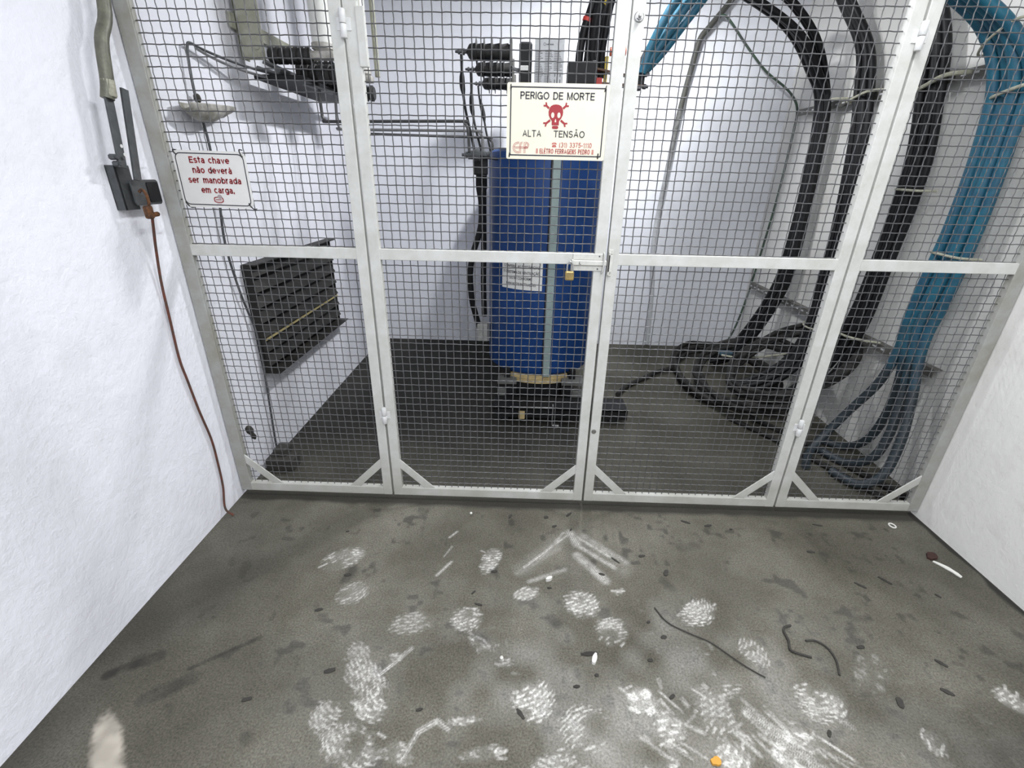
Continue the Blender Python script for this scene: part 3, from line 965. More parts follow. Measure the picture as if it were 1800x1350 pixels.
# skull: outline polygon with openings left as plate-coloured patches in front
sk = MB()
sx, sy = .171, .1395
def oval(cx, cy, rx, ry, n=28, p=1.0):
    return [(cx+rx*math.copysign(abs(math.cos(2*PI*i/n))**p, math.cos(2*PI*i/n)), cy+ry*math.copysign(abs(math.sin(2*PI*i/n))**p, math.sin(2*PI*i/n))) for i in range(n)]
def flat(mb, poly, lift=0.0):
    mb.add([fz+Vector((0, -lift, 0))+ex*(sx+a)+ey*(sy+b) for a, b in poly], [tuple(range(len(poly)))])
skull = [(-.0125, -.029), (-.0128, -.017), (-.0195, -.009), (-.0245, .001), (-.0255, .011), (-.0235, .021), (-.018, .0285), (-.010, .0325), (0, .0338), (.010, .0325), (.018, .0285), (.0235, .021), (.0255, .011), (.0245, .001), (.0195, -.009), (.0128, -.017), (.0125, -.029)]
teeth = []
for i in range(9):
    teeth.append((.0125-.025*i/8, -.029-(.002 if i % 2 else 0)))
flat(sk, skull+teeth[1:-1])
flat(sk, oval(0, -.0365, .0112, .0048, 20, .6))
for sgx in (-1, 1):
    for sgy, a0, a1 in ((1, (.0245, .0215), (.0345, .0300)), (-1, (.0185, -.0145), (.0330, -.0250))):
        p, q = Vector(a0), Vector(a1)
        d = (q-p).normalized()
        nn = Vector((-d.y, d.x))
        poly = [p+nn*.0036, q+nn*.0032-d*.002, q+nn*.0085+d*.0050, q+nn*.0050+d*.0085, q+d*.0030, q-nn*.0050+d*.0085, q-nn*.0085+d*.0050, q-nn*.0032-d*.002, p-nn*.0036]
        poly = [(sgx*a.x, a.y) for a in poly]
        # fan around a centre keeps the concave outline clean
        c = ((p+q)*.5)
        n = len(poly)
        sk.add([fz+ex*(sx+sgx*(q.x+d.x*.0015))+ey*(sy+q.y+d.y*.0015)]+[fz+ex*(sx+a)+ey*(sy+b) for a, b in poly], [(0, i+1, (i+1) % n+1) for i in range(n)])
sk.build('skull_emblem', M['ink_r'], t, at=fz)
ey_ = MB()
flat(ey_, oval(-.0105, .001, .0055, .0085), .0004)
flat(ey_, oval(.0112, .001, .0055, .0085), .0004)
flat(ey_, [(-.0028, -.0205), (.0028, -.0205), (.002, -.0145), (0, -.0095), (-.002, -.0145)], .0004)
ey_.build('skull_openings', M['sign_c'], t, at=fz)

# ------------------------------------------------------------------ left wall, corridor side: switch handle
hd = thing('switch_handle', (.04, -.22, 1.44), 'grey steel operating handle of the switch bolted to the left wall outside the fence', 'switch handle')
MB().tube(spline([(.05, -.085, 2.75), (.055, -.095, 2.25), (.06, -.112, 1.97), (.06, -.165, 1.86), (.06, -.190, 1.75), (.055, -.203, 1.70)], 6), .0185, 14).build('operating_pipe', M['conduit'], hd, True, at=(.06, -.15, 1.9))
MB().lathe((.06, -.188, 1.755), (0, -.17, -1), [(0, .0175), (.004, .0195), (.045, .0195), (.05, .0175)], 14).build('pipe_sleeve', mat('cream_sleeve', (.36, .35, .27), .7, 0, .4, 60), hd, True, at=(.06, -.19, 1.74))
MB().bar((.057, -.200, 1.705), (.062, -.232, 1.50), .030, .008, (1, 0, 0), .001).build('lever', M['dark_steel'], hd, at=(.06, -.21, 1.6))
MB().bar((.074, -.146, 1.735), (.072, -.196, 1.462), .028, .008, (1, 0, 0), .001).build('lever', M['dark_steel'], hd, at=(.07, -.17, 1.6))
mb = MB()
mb.box(.0, .004, -.232, -.165, 1.368, 1.508, .001)
mb.box(.0, .034, -.232, -.227, 1.368, 1.508, .001)
mb.box(.030, .034, -.232, -.170, 1.368, 1.508, .001)
mb.build('wall_bracket', M['dark_steel'], hd, at=(.03, -.215, 1.44))
MB().prism(rounded(.126, .082, .012), (.048, -.206, 1.382), (0, 1, 0), (0, 0, 1), (1, 0, 0), .005).build('locking_plate', M['dark_steel'], hd, at=(.05, -.145, 1.42))
MB().prism(rounded(.055, .066, .006), (.0532, -.140, 1.390), (0, 1, 0), (0, 0, 1), (1, 0, 0), .003).build('cover_plate', M['black'], hd, at=(.055, -.11, 1.42))
mb = MB()
for yy, zz in ((-.250, 1.532), (-.242, 1.512), (-.226, 1.530)):
    mb.lathe((.045, yy, zz), (1, 0, 0), [(0, .009), (.018, .009)], 6)
    mb.lathe((.063, yy, zz), (1, 0, 0), [(0, .005), (.008, .005)], 10)
mb.build('bolt', M['dark_steel'], hd, at=(.05, -.25, 1.52))
mb = MB()
for yy, zz in ((-.216, 1.565), (-.212, 1.540)):
    mb.lathe((.0655, yy, zz), (1, 0, 0), [(0, .0055), (.0012, .0055)], 12)
mb.build('lever_hole', M['hinge'], hd, at=(.066, -.214, 1.55))
rp = thing('rusty_padlock', (.07, -.185, 1.36), 'rusty orange padlock on the grey switch handle on the left wall', 'padlock')
MB().tube(spline([(.064, -.195, 1.425), (.074, -.192, 1.433), (.083, -.190, 1.420), (.083, -.188, 1.395), (.078, -.186, 1.378)], 5), .005, 10).build('shackle', M['rust'], rp, True, at=(.075, -.19, 1.41))
MB().box(.062, .082, -.200, -.172, 1.338, 1.382, .006).build('lock_body', M['rust'], rp, at=(.078, -.185, 1.36))
MB().lathe((.072, -.175, 1.350), (.3, .9, .1), [(0, .008), (.022, .008), (.026, .005)], 12).build('key_stub', M['rust'], rp, True, at=(.08, -.16, 1.352))
o = MB().tube(spline([(.074, -.180, 1.342), (.055, -.165, 1.300), (.030, -.150, 1.22), (.016, -.152, 1.10), (.012, -.158, .95), (.010, -.165, .80), (.012, -.158, .70), (.010, -.140, .55), (.012, -.120, .40), (.010, -.118, .28), (.012, -.130, .15), (.016, -.160, .045), (.05, -.165, .008)], 8), .0048, 8).build('rusty_wire', M['rustwire'], None, True, at=(.02, -.15, 0))
tag(o, 'thin rusty red wire running down the left wall from the padlock to the floor', 'wire')

# ------------------------------------------------------------------ left wall inside: louvred vent
lv = thing('louvered_vent', (0, .93, .52), 'dark grey louvred vent frame low on the left wall inside the fence', 'vent')
VY0, VY1, VZ0, VZ1 = .40, 1.45, .50, 1.07
mb = MB()
mb.box(.001, .070, VY0, VY1, VZ1, VZ1+.006)
mb.box(.001, .085, VY0, VY1+.02, VZ0-.006, VZ0)
mb.box(.001, .050, VY0-.004, VY0, VZ0, VZ1)
mb.box(.001, .030, VY1, VY1+.004, VZ0, VZ1)
mb.box(.001, .006, VY0, VY1, VZ0, VZ1)
mb.build('vent_frame', M['louver'], lv, at=(0, .93, .52))
for k in range(7):
    z = VZ0+.035+k*.079
    if k == 2:
        MB().bar((.036, VY0+.004, z-.012), (.036, VY1-.01, z-.012), .010, .006, (1, 0, 0)).build('straw_bead', M['straw'], lv, at=(.03, .93, z))
    mb = MB()
    vs = [(.008, VY0, z+.055), (.040, VY0, z), (.043, VY0, z+.003), (.011, VY0, z+.058), (.008, VY1, z+.055), (.040, VY1, z), (.043, VY1, z+.003), (.011, VY1, z+.058)]
    mb.add(vs, [(0, 1, 2, 3), (4, 7, 6, 5), (0, 4, 5, 1), (1, 5, 6, 2), (2, 6, 7, 3), (3, 7, 4, 0)])
    mb.build('slat', M['louver'], lv, at=(.02, .93, z))

# ------------------------------------------------------------------ left wall inside: high-voltage switch
sw = thing('high_voltage_switch', (0, .9, 1.9), 'high voltage switch with black ribbed insulators and white tubes high on the left wall', 'switch')
mb = MB()
mb.box(.020, .128, .735, .757, 1.985, 2.80, .002)
mb.box(.020, .026, .735, .80, 1.985, 2.80)
mb.build('base_channel', M['olive'], sw, at=(.07, .745, 2.0))
mb = MB()
for xx, zz in ((.105, 2.032), (.107, 1.998)):
    mb.lathe((xx, .735, zz), (0, -1, 0), [(0, .011), (.006, .011)], 6)
mb.build('bolt', M['olive'], sw, at=(.105, .73, 2.01))
MB().box(.001, .02, .70, 1.75, 2.10, 2.16, .002).build('wall_rail', M['olive'], sw, at=(.01, 1.2, 2.13))
def ribbed(x0, x1, rr, ribs, core=.62):
    prof = [(0, rr*core)]
    Lr = x1-x0
    for i in range(ribs):
        a = Lr*(i+.12)/ribs
        b = Lr*(i+.88)/ribs
        prof += [(a, rr*core), (a+.15*(b-a), rr), (b-.15*(b-a), rr), (b, rr*core)]
    prof.append((Lr, rr*core))
    return prof
for i, yy in enumerate((.80, 1.10, 1.40)):
    MB().lathe((.128, yy, 2.012), (1, 0, 0), ribbed(0, .205, .036, 7, .80), 22).build('insulator', M['insul'], sw, True, at=(.23, yy, 2.012))
    MB().lathe((.215, yy+.10, 1.955), (1, 0, 0), ribbed(0, .21, .044, 6, .80), 22).build('insulator', M['insul'], sw, True, at=(.32, yy+.1, 1.955))
    MB().lathe((.392, yy, 2.062), (0, 0, 1), [(0, .046), (.74, .046)], 22).build('fuse_tube', M['cream'], sw, True, at=(.392, yy, 2.06))
    mb = MB()
    mb.box(.334, .450, yy-.030, yy+.030, 1.998, 2.030, .004)
    mb.lathe((.392, yy, 2.028), (0, 0, 1), [(0, .030), (.012, .050), (.034, .050)], 20)
    mb.build('contact_clamp', M['plastic'], sw, True, at=(.392, yy, 2.02))
    MB().lathe((.468, yy+.05, 2.035), (0, 0, 1), [(0, .016), (.76, .016)], 12).build('guide_rod', M['olive'], sw, True, at=(.468, yy+.05, 2.04))
MB().box(.06, .30, .74, 1.50, 1.905, 1.925, .003).build('arc_plate', M['black'], sw, at=(.18, 1.1, 1.91))
mb = MB()
mb.bar((.07, .76, 1.955), (.36, .96, 1.880), .05, .012, (0, 0, 1), .002)
mb.bar((.10, .78, 1.985), (.28, .92, 1.905), .05, .012, (0, 0, 1), .002)
mb.build('drive_arm', M['dark_steel'], sw, at=(.2, .85, 1.93))
MB().tube([(.20, .70, 1.940), (.20, 1.75, 1.940)], .015, 12).build('drive_shaft', M['dark_steel'], sw, True, at=(.2, 1.2, 1.94))

# three bus rods from the switch to the transformer
rod = [
    ([(.300, .92, 1.935), (.300, .92, 1.80), (.302, .92, 1.765), (.318, .92, 1.748), (.36, .92, 1.746), (1.02, .92, 1.758), (1.052, .92, 1.752), (1.070, .92, 1.733), (1.076, .92, 1.70), (1.078, .93, 1.615)], M['bus'], 'nearest', 'dark round bus rod nearest the fence, between the wall switch and the blue transformer'),
    ([(.284, 1.20, 1.935), (.276, 1.20, 1.80), (.276, 1.20, 1.762), (.292, 1.20, 1.738), (.33, 1.20, 1.731), (1.06, 1.20, 1.735), (1.105, 1.20, 1.728), (1.124, 1.20, 1.708), (1.130, 1.20, 1.68), (1.132, 1.20, 1.61)], M['bus_l'], 'middle', 'pale grey round bus rod, second of three between the wall switch and the transformer'),
    ([(.300, 1.50, 1.935), (.285, 1.50, 1.80), (.285, 1.50, 1.765), (.30, 1.50, 1.738), (.34, 1.50, 1.731), (1.10, 1.50, 1.722), (1.140, 1.50, 1.716), (1.160, 1.50, 1.70), (1.166, 1.50, 1.68), (1.168, 1.50, 1.63)], M['bus'], 'far', 'dark round bus rod farthest back of the three to the blue transformer'),
]
for pts, m, _, lab in rod:
    o = MB().tube(spline(pts, 4), .0078, 10).build('bus_rod', m, None, True, at=pts[0])
    tag(o, lab, 'bus rod', 'bus rods from switch to transformer')

# earth wires by the left wall
e1 = [(.16, .80, 1.93), (.10, .66, 1.935), (.055, .52, 1.945), (.035, .40, 1.955), (.030, .335, 1.962), (.024, .322, 1.945), (.022, .312, 1.88), (.024, .305, 1.77), (.024, .325, 1.60), (.022, .315, 1.40), (.020, .287, 1.19), (.020, .32, .95), (.020, .385, .69), (.020, .36, .35), (.022, .336, .055), (.04, .36, .012)]
o = MB().tube(spline(e1, 6), .0055, 8).build('earth_wire', M['dark_steel'], None, True, at=(.02, .33, 0))
tag(o, 'thin dark earth wire running down the left wall inside the fence to the floor', 'wire')
e2 = [(.16, .83, 1.915), (.10, .69, 1.915), (.058, .54, 1.925), (.040, .43, 1.938), (.038, .36, 1.948)]
o = MB().tube(spline(e2, 6), .006, 8).build('earth_wire', M['bus_l'], None, True, at=(.04, .5, 1.92))
tag(o, 'short grey wire lying along the dark earth wire under the wall switch', 'wire')
o = MB().lathe((.024, .312, 1.785), (0, .1, -1), [(0, .006), (.006, .012), (.02, .014), (.03, .010), (.034, .006)], 12).build('wire_clamp', M['bark'], None, True, at=(.024, .31, 1.78))
tag(o, 'small dark knot clamp on the earth wire high on the left wall', 'clamp')
# torn pale plastic trough hung on the wire
mb = MB()
nu, nv = 18, 9
vs = []
for s in (0, 1):
    for i in range(nu):
        tt = i/(nu-1)
        y = .168+.325*tt
        dep = (.062*math.sin(PI*min(1, .06+tt/.80))**.8 if tt < .74 else 0)+(.026*math.sin(PI*min(1, max(0, (tt-.62)/.38)*.86+.1)) if tt > .62 else 0)+.004
        wdt = .010+.048*math.sin(PI*min(1, .06+tt*.9))**.7
        for j in range(nv):
            a = PI*j/(nv-1)
            vs.append((.060-wdt*math.cos(a)*(1-.07*s), y, 1.735+.020*tt-dep*math.sin(a)+.003*s))
F = []
nn = nu*nv
for s in (0, 1):
    for i in range(nu-1):
        for j in range(nv-1):
            q = (s*nn+i*nv+j, s*nn+i*nv+j+1, s*nn+(i+1)*nv+j+1, s*nn+(i+1)*nv+j)
            F.append(q if s == 0 else q[::-1])
for i in range(nu-1):
    for j in (0, nv-1):
        F.append((i*nv+j, (i+1)*nv+j, nn+(i+1)*nv+j, nn+i*nv+j))
for j in range(nv-1):
    for i in (0, nu-1):
        F.append((i*nv+j, i*nv+j+1, nn+i*nv+j+1, nn+i*nv+j))
o = mb.add(vs, F).build('plastic_scrap', M['plastic'], None, True, at=(.05, .33, 1.74))
tag(o, 'torn grimy pale plastic scrap caught on the earth wire by the left wall', 'scrap')
# lump of debris in the corner by the left post
o = MB().lathe((.04, .10, .34), (.2, .2, -1), [(0, .006), (.01, .016), (.03, .018), (.05, .010), (.07, .013), (.085, .004)], 9).build('wire_clamp', M['bark'], None, True, at=(.04, .1, .3))
tag(o, 'small dark clamp on the left wall low behind the left fence post', 'clamp')
mb = MB()
mb.box(.02, .17, .20, .30, .0, .075, .012)
mb.box(.05, .12, .24, .33, .06, .115, .010)
o = mb.build('rubble_block', M['bark'], None, at=(.09, .25, 0))
tag(o, 'dark rubble block on the floor in the left corner behind the fence', 'rubble')

# ------------------------------------------------------------------ transformer
TX = 1.517
tr = thing('transformer', (TX, 1.4, 0), 'tall blue dry-type transformer on a black wheeled base behind the mesh gate', 'transformer')
CY = (1.385, 2.115)
CR = .363
for yy in CY:
    MB().lathe((TX, yy, .262), (0, 0, 1), [(0, CR-.03), (.004, CR-.014), (.014, CR-.003), (.03, CR), (1.335, CR), (1.368, CR-.008), (1.383, CR-.03), (1.388, CR-.06)], 72).build('winding', M['blue'], tr, True, at=(TX, yy, .29))
    for sgn in (-1, 1):
        for za, zb in ((.203, .231), (.233, .262)):
            ra, rb = CR-.07, CR-.004
            pad = [(rb*math.sin(math.radians(q)), -sgn*rb*math.cos(math.radians(q))) for q in range(-33, 34, 3)]
            pad += [(ra*math.sin(math.radians(q)), -sgn*ra*math.cos(math.radians(q))) for q in range(33, -34, -3)]
            MB().prism(pad, (TX, yy, za), (1, 0, 0), (0, 1, 0), (0, 0, 1), zb-za).build('support_pad', M['resin'], tr, at=(TX, yy, za))
    MB().lathe((TX, yy, 1.650), (0, 0, 1), [(0, .255), (.04, .255)], 40).build('spacer_ring', M['insul'], tr, True, at=(TX, yy, 1.66))
MB().box(1.541, 1.585, 1.008, 1.030, .262, 1.62, .004).build('spacer_bar', M['strip'], tr, at=(1.56, 1.02, .3))
MB().box(1.530, 1.541, 1.014, 1.030, .285, 1.62, .002).build('spacer_bar', M['black'], tr, at=(1.535, 1.02, .3))
# warning label wrapped on the winding
def wrap(x, z, lift):
    a = x/CR
    return (TX+(CR+lift)*math.sin(a), CY[0]-(CR+lift)*math.cos(a), z)
x0, x1, z0, z1 = -.290, -.008, .842, 1.07
n = 16
vs = [wrap(x0+(x1-x0)*i/n, z, l) for l in (.0005, .0022) for z in (z0, z1) for i in range(n+1)]
k = n+1
fs = []
for i in range(n):
    fs += [(i, i+1, k+i+1, k+i), (2*k+i, 3*k+i, 3*k+i+1, 2*k+i+1), (i, 2*k+i, 2*k+i+1, i+1), (k+i, k+i+1, 3*k+i+1, 3*k+i)]
fs += [(0, k, 3*k, 2*k), (n, 2*k+n, 3*k+n, k+n)]
lb = MB().add(vs, fs).build('warning_label', M['paper'], tr, True, at=(1.37, 1.06, .95))
lm = MB()
for txt, z, wd in (('NÃO ENERGIZAR ANTES DE', 1.012, .235), ('CONFERIR AS DISTÂNCIAS', .976, .245), ('E O SISTEMA DE VENTILAÇÃO', .940, .252), ('DO AR CONFORME', .904, .155), ('MANUAL DE INSTRUÇÕES', .868, .205)):
    put_text(lm, txt, .024, (0, 0, 0), (1, 0, 0), (0, 0, 1), wd, True, .0004, mapf=lambda a, b, z=z: wrap(-.149+a, z+b, .0030))
lm.build('label_print', M['ink_k'], lb, at=(1.37, 1.06, .95))
# core and clamps
MB().box(TX-.15, TX+.15, 1.06, 2.44, 1.690, 1.90, .006).build('core_yoke', M['black'], tr, at=(TX, 1.75, 1.7))
for xa, xb in ((TX-.205, TX-.152), (TX+.152, TX+.205)):
    MB().box(xa, xb, 1.05, 2.45, 1.70, 1.80, .004).build('top_clamp', M['black'], tr, at=((xa+xb)/2, 1.75, 1.7))
MB().box(TX-.15, TX+.15, 1.06, 2.44, .085, .232, .006).build('core_yoke', M['black'], tr, at=(TX, 1.75, .09))
for xa, xb in ((TX-.225, TX-.152), (TX+.152, TX+.225)):
    MB().box(xa, xb, .98, 2.45, .10, .20, .004).build('bottom_clamp', M['black'], tr, at=((xa+xb)/2, 1.75, .1))
# feet blocks and base channels with rollers
for xa, xb in ((1.235, 1.365), (1.67, 1.82)):
    MB().box(xa, xb, 1.0, 1.10, .205, .232, .003).build('foot_block', M['block'], tr, at=((xa+xb)/2, 1.05, .21))
    MB().box(xa, xb, .99, 1.02, .10, .17, .003).build('foot_block', M['block'], tr, at=((xa+xb)/2, 1.0, .14))
    MB().box((xa+xb)/2-.02, (xa+xb)/2+.02, 1.05, 1.09, .232, .30, .003).build('support_stud', M['black'], tr, at=((xa+xb)/2, 1.07, .23))
for ya, yb in ((.80, .98), (2.20, 2.40)):
    mb = MB()
    mb.box(1.22, 2.09, ya, ya+.012, .06, .13, .002)
    mb.box(1.22, 2.09, yb-.012, yb, .06, .13, .002)
    mb.box(1.22, 2.09, ya, yb, .118, .130, .002)
    mb.build('base_channel', M['black'], tr, at=(1.65, (ya+yb)/2, .06))
for xx in (1.28, 2.02):
    for yy in (.89, 2.30):
        mb = MB().lathe((xx-.035, yy, .048), (1, 0, 0), [(0, .042), (.008, .048), (.018, .048), (.020, .040), (.05, .040), (.052, .048), (.062, .048), (.07, .042)], 28)
        mb.lathe((xx-.06, yy, .048), (1, 0, 0), [(0, .012), (.12, .012)], 12)
        mb.build('roller', M['dark_steel'], tr, True, at=(xx, yy, .05))
mb = MB()
mb.box(1.60, 1.608, .775, .80, .012, .165, .002)
mb.box(1.60, 1.65, .775, .80, .012, .020, .002)
mb.build('lifting_lug', M['steel'], tr, at=(1.62, .79, .02))
MB().box(1.33, 1.60, .79, .80, .132, .142, .002).build('worn_edge', M['steel'], tr, at=(1.45, .795, .137))
MB().box(1.385, 1.425, .785, .80, .055, .110, .003).build('earth_terminal', M['resin'], tr, at=(1.40, .79, .06))
# name plate
npn = MB().box(1.418, 1.572, 1.050, 1.053, 1.90, 2.150, .0).build('name_plate', M['plate'], tr, at=(1.495, 1.05, 1.95))
mb = MB()
Y0 = 1.0492
def ln(xa, xb, za, zb):
    mb.add([(xa, Y0, za), (xb, Y0, za), (xb, Y0, zb), (xa, Y0, zb)], [(0, 1, 2, 3)])
rgp = random.Random(3)
for k in range(26):
    z = 2.095-k*.0074
    for a, b in ((1.424, 1.466), (1.472, 1.514), (1.520, 1.566)):
        if k > 11 and a > 1.515:
            continue
        ln(a, a+(b-a)*rgp.uniform(.55, 1), z, z+.0028)
for k in range(3):
    for j in range(3):
        ln(1.526+j*.014, 1.530+j*.014, 1.985-k*.030, 2.003-k*.030)
mb.add([(1.468+.006*math.cos(2*PI*i/14), Y0, 2.128+.007*math.sin(2*PI*i/14)) for i in range(14)]+[(1.468+.004*math.cos(2*PI*i/14), Y0, 2.128+.005*math.sin(2*PI*i/14)) for i in range(14)], [(i, (i+1) % 14, 14+(i+1) % 14, 14+i) for i in range(14)])
for k in range(6):
    ln(1.478+k*.0065, 1.4825+k*.0065, 2.124, 2.130)
mb.build('plate_print', M['plate_ink'], npn, at=(1.495, Y0, 2.0))
for xx in (1.44, 1.55):
    MB().box(xx-.008, xx+.008, 1.053, 1.075, 1.85, 2.12, .001).build('plate_post', M['dark_steel'], tr, at=(xx, 1.06, 1.9))
# high-voltage post insulators pointing left, one per phase
for i, yy in enumerate((1.16, 1.62, 2.12)):
    sc = 1.0
    prof = [(0, .010), (.012, .030)]
    for k in range(5):
        a = .018+k*.043
        prof += [(a, .036), (a+.030, .040), (a+.033, .040), (a+.0345, .062 if k < 4 else .040), (a+.0375, .062 if k < 4 else .040), (a+.039, .036)]
    prof += [(.235, .036), (.24, .02)]
    MB().lathe((1.048, yy, 2.112), (1, 0, 0), prof, 28).build('post_insulator', M['insul'], tr, True, at=(1.16, yy, 2.11))
    mb = MB().lathe((.985, yy, 2.112), (1, 0, 0), [(0, .006), (.015, .008), (.016, .013), (.026, .013), (.027, .008), (.04, .008), (.041, .016), (.052, .016), (.053, .009), (.068, .009)], 12)
    mb.build('terminal_stud', M['dark_steel'], tr, True, at=(1.0, yy, 2.11))
    MB().box(1.283, 1.298, yy-.04, yy+.04, 2.04, 2.165, .003).build('insulator_bracket', M['bracket'], tr, at=(1.29, yy, 2.1))
    MB().tube(spline([(1.296, yy, 2.048), (1.312, yy, 2.035), (1.34, yy, 2.032), (1.372, yy, 2.036)], 4), .009, 8).build('bracket_arm', M['bus_l'], tr, True, at=(1.33, yy, 2.035))
    MB().box(1.335, 1.405, yy-.04, yy+.04, 1.89, 2.155, .012).build('terminal_box', M['black'], tr, at=(1.37, yy, 1.9))
    MB().box(1.338, 1.385, yy-.048, yy-.041, 2.022, 2.045, .002).build('terminal_tag', M['paper'], tr, at=(1.36, yy-.045, 2.03))
# black leads from the studs down the left side of the windings
leads = [
    ([(1.018, 1.16, 2.10), (1.020, 1.155, 2.03), (1.022, 1.14, 1.96), (1.036, 1.13, 1.85), (1.060, 1.13, 1.74), (1.085, 1.14, 1.63), (1.095, 1.16, 1.55), (1.112, 1.18, 1.46)], .0075, 2),
    ([(1.020, 1.62, 2.10), (1.024, 1.60, 2.00), (1.030, 1.55, 1.90), (1.055, 1.52, 1.78), (1.10, 1.50, 1.62), (1.125, 1.45, 1.52), (1.132, 1.40, 1.42)], .0075, 2),
    ([(1.020, 2.12, 2.10), (1.030, 2.10, 2.02), (1.060, 2.05, 1.92), (1.085, 2.0, 1.80), (1.12, 1.98, 1.66), (1.13, 1.98, 1.5)], .0075, 2),
    ([(1.112, 1.15, 1.52), (1.108, 1.16, 1.44), (1.120, 1.18, 1.34), (1.112, 1.2, 1.20), (1.062, 1.22, 1.04), (1.036, 1.24, .90), (1.042, 1.26, .72), (1.066, 1.28, .60), (1.09, 1.30, .50)], .020, None),
    ([(1.135, 1.20, 1.50), (1.130, 1.22, 1.40), (1.128, 1.24, 1.22), (1.126, 1.26, 1.02), (1.122, 1.27, .84), (1.126, 1.28, .60)], .019, None),
]
for pts, rr, bt in leads:
    MB().tube(spline(pts, 6), rr, 10).build('phase_lead', M['cable'], tr, True, at=pts[0])
    if bt:
        MB().tube(spline([pts[bt-1], pts[bt], Vector(pts[bt])*.5+Vector(pts[bt+1])*.5], 4), [.006, .010, .014, .015, .0155, .015, .014, .011, .008], 10).build('lead_boot', M['cable'], tr, True, at=pts[bt])
for yy, xx, zz in ((1.20, 1.10, 1.60), (1.50, 1.145, 1.62), (.95, 1.085, 1.60)):
    mb = MB().lathe((xx-.05, yy, zz), (1, 0, 0), [(0, .008), (.02, .008), (.021, .016), (.034, .016), (.035, .022), (.06, .022), (.07, .03), (.10, .03)], 14)
    mb.build('winding_terminal', M['dark_steel'], tr, True, at=(xx, yy, zz))
MB().box(1.09, 1.17, 1.02, 1.06, 1.50, 1.60, .008).build('terminal_block', M['black'], tr, at=(1.13, 1.04, 1.5))
MB().bar((1.10, .945, 1.598), (1.22, 1.06, 1.585), .03, .012, (0, 0, 1), .002).build('terminal_arm', M['black'], tr, at=(1.15, 1.0, 1.59))
MB().box(1.075, 1.150, 1.255, 1.335, .42, .545, .006).build('tap_block', mat('pale_tap_block', (.36, .36, .34), .7, 0, .3, 40), tr, at=(1.11, 1.29, .42))
# low-voltage side: brown busbars and coloured phase markers
for a, b, w_, up_ in (((1.70, 1.24, 2.065), (1.99, 1.30, 2.030), .05, (0, 0, 1)), ((1.80, 1.32, 2.20), (1.80, 1.32, 1.86), .03, (1, 0, 0)), ((1.70, 1.70, 2.065), (2.05, 1.70, 2.04), .05, (0, 0, 1))):
    MB().bar(a, b, w_, .010, up_, .001).build('busbar', M['brown'], tr, at=a)
MB().box(1.822, 1.842, 1.30, 1.32, 1.98, 2.13, .002).build('phase_marker', M['yellow'], tr, at=(1.83, 1.31, 2.05))
MB().lathe((1.845, 1.30, 2.150), (1, 0, .05), [(0, .022), (.09, .022)], 16).build('phase_marker', M['orange'], tr, True, at=(1.88, 1.3, 2.15))
MB().box(1.735, 1.81, 1.26, 1.29, 1.985, 2.02, .003).build('phase_marker', M['red'], tr, at=(1.77, 1.28, 2.0))
mb = MB()
mb.box(1.60, 1.70, 1.10, 1.20, 1.88, 2.065, .006)
mb.box(1.68, 1.76, 1.12, 1.22, 1.88, 2.075, .006)
mb.box(1.72, 1.79, 1.25, 2.40, 1.80, 1.86, .004)
mb.build('cable_lug_block', M['black'], tr, at=(1.69, 1.15, 1.9))
MB().box(2.015, 2.055, 1.28, 1.34, 1.98, 2.055, .004).build('cable_lug', M['black'], tr, at=(2.035, 1.3, 2.0))
mb = MB()
for zz in (2.045, 1.985):
    mb.lathe((2.05, 1.30, zz), (1, 0, 0), [(0, .014), (.02, .014), (.021, .009), (.032, .009)], 6)
mb.build('terminal_bolt', M['dark_steel'], tr, at=(2.06, 1.3, 2.0))
MB().bar((1.80, 1.30, 1.995), (2.05, 1.30, 1.985), .06, .012, (0, 0, 1), .001).build('busbar', M['brown'], tr, at=(1.95, 1.3, 1.99))

# ------------------------------------------------------------------ cables
def cable(name, pts, rr, m, lab, cat, group, off=(0, 0, 0), jit=0.0, seed=1, k=7):
    rg_ = random.Random(seed)
    P = []
    for i, p in enumerate(pts):
        j = 0 if i in (0,) else jit
        P.append((p[0]+off[0]+rg_.uniform(-j, j), p[1]+off[1]+rg_.uniform(-j, j), p[2]+off[2]+rg_.uniform(-j, j)*.6))
    o = MB().tube(spline(P, k), rr, 12).build(name, m, None, True, at=P[0])
    return tag(o, lab, cat, group)

# black bundle landing farthest back on the right wall
A = [(2.07, 1.62, 2.02), (2.12, 1.66, 2.15), (2.22, 1.68, 2.31), (2.36, 1.70, 2.46), (2.60, 1.71, 2.53), (2.85, 1.72, 2.45), (3.08, 1.74, 2.32), (3.24, 1.76, 2.14), (3.36, 1.77, 1.95), (3.39, 1.75, 1.5), (3.38, 1.72, 1.05), (3.36, 1.74, .72), (3.26, 1.80, .36), (3.16, 1.86, .16), (3.02, 1.90, .075)]
for i, (dx, dy, dz) in enumerate(((0, -.060, 0), (-.012, -.022, .02), (0, .018, .03), (-.012, .056, .035))):
    cable('power_cable', A, .0195, M['cable'], 'black power cable in the rearmost bundle arching from the transformer to the right wall', 'cable', 'black cables of the rearmost bundle', (dx, dy, dz), .006, 10+i)
A2 = [(2.09, 1.66, 2.02), (2.13, 1.70, 2.16), (2.20, 1.72, 2.34), (2.34, 1.72, 2.54), (2.60, 1.72, 2.65), (2.80, 1.72, 2.59), (2.98, 1.72, 2.50), (3.18, 1.73, 2.33), (3.31, 1.74, 2.12), (3.37, 1.72, 1.88), (3.375, 1.70, 1.5), (3.365, 1.68, 1.05), (3.345, 1.70, .72), (3.24, 1.76, .37), (3.14, 1.80, .18), (2.98, 1.84, .10)]
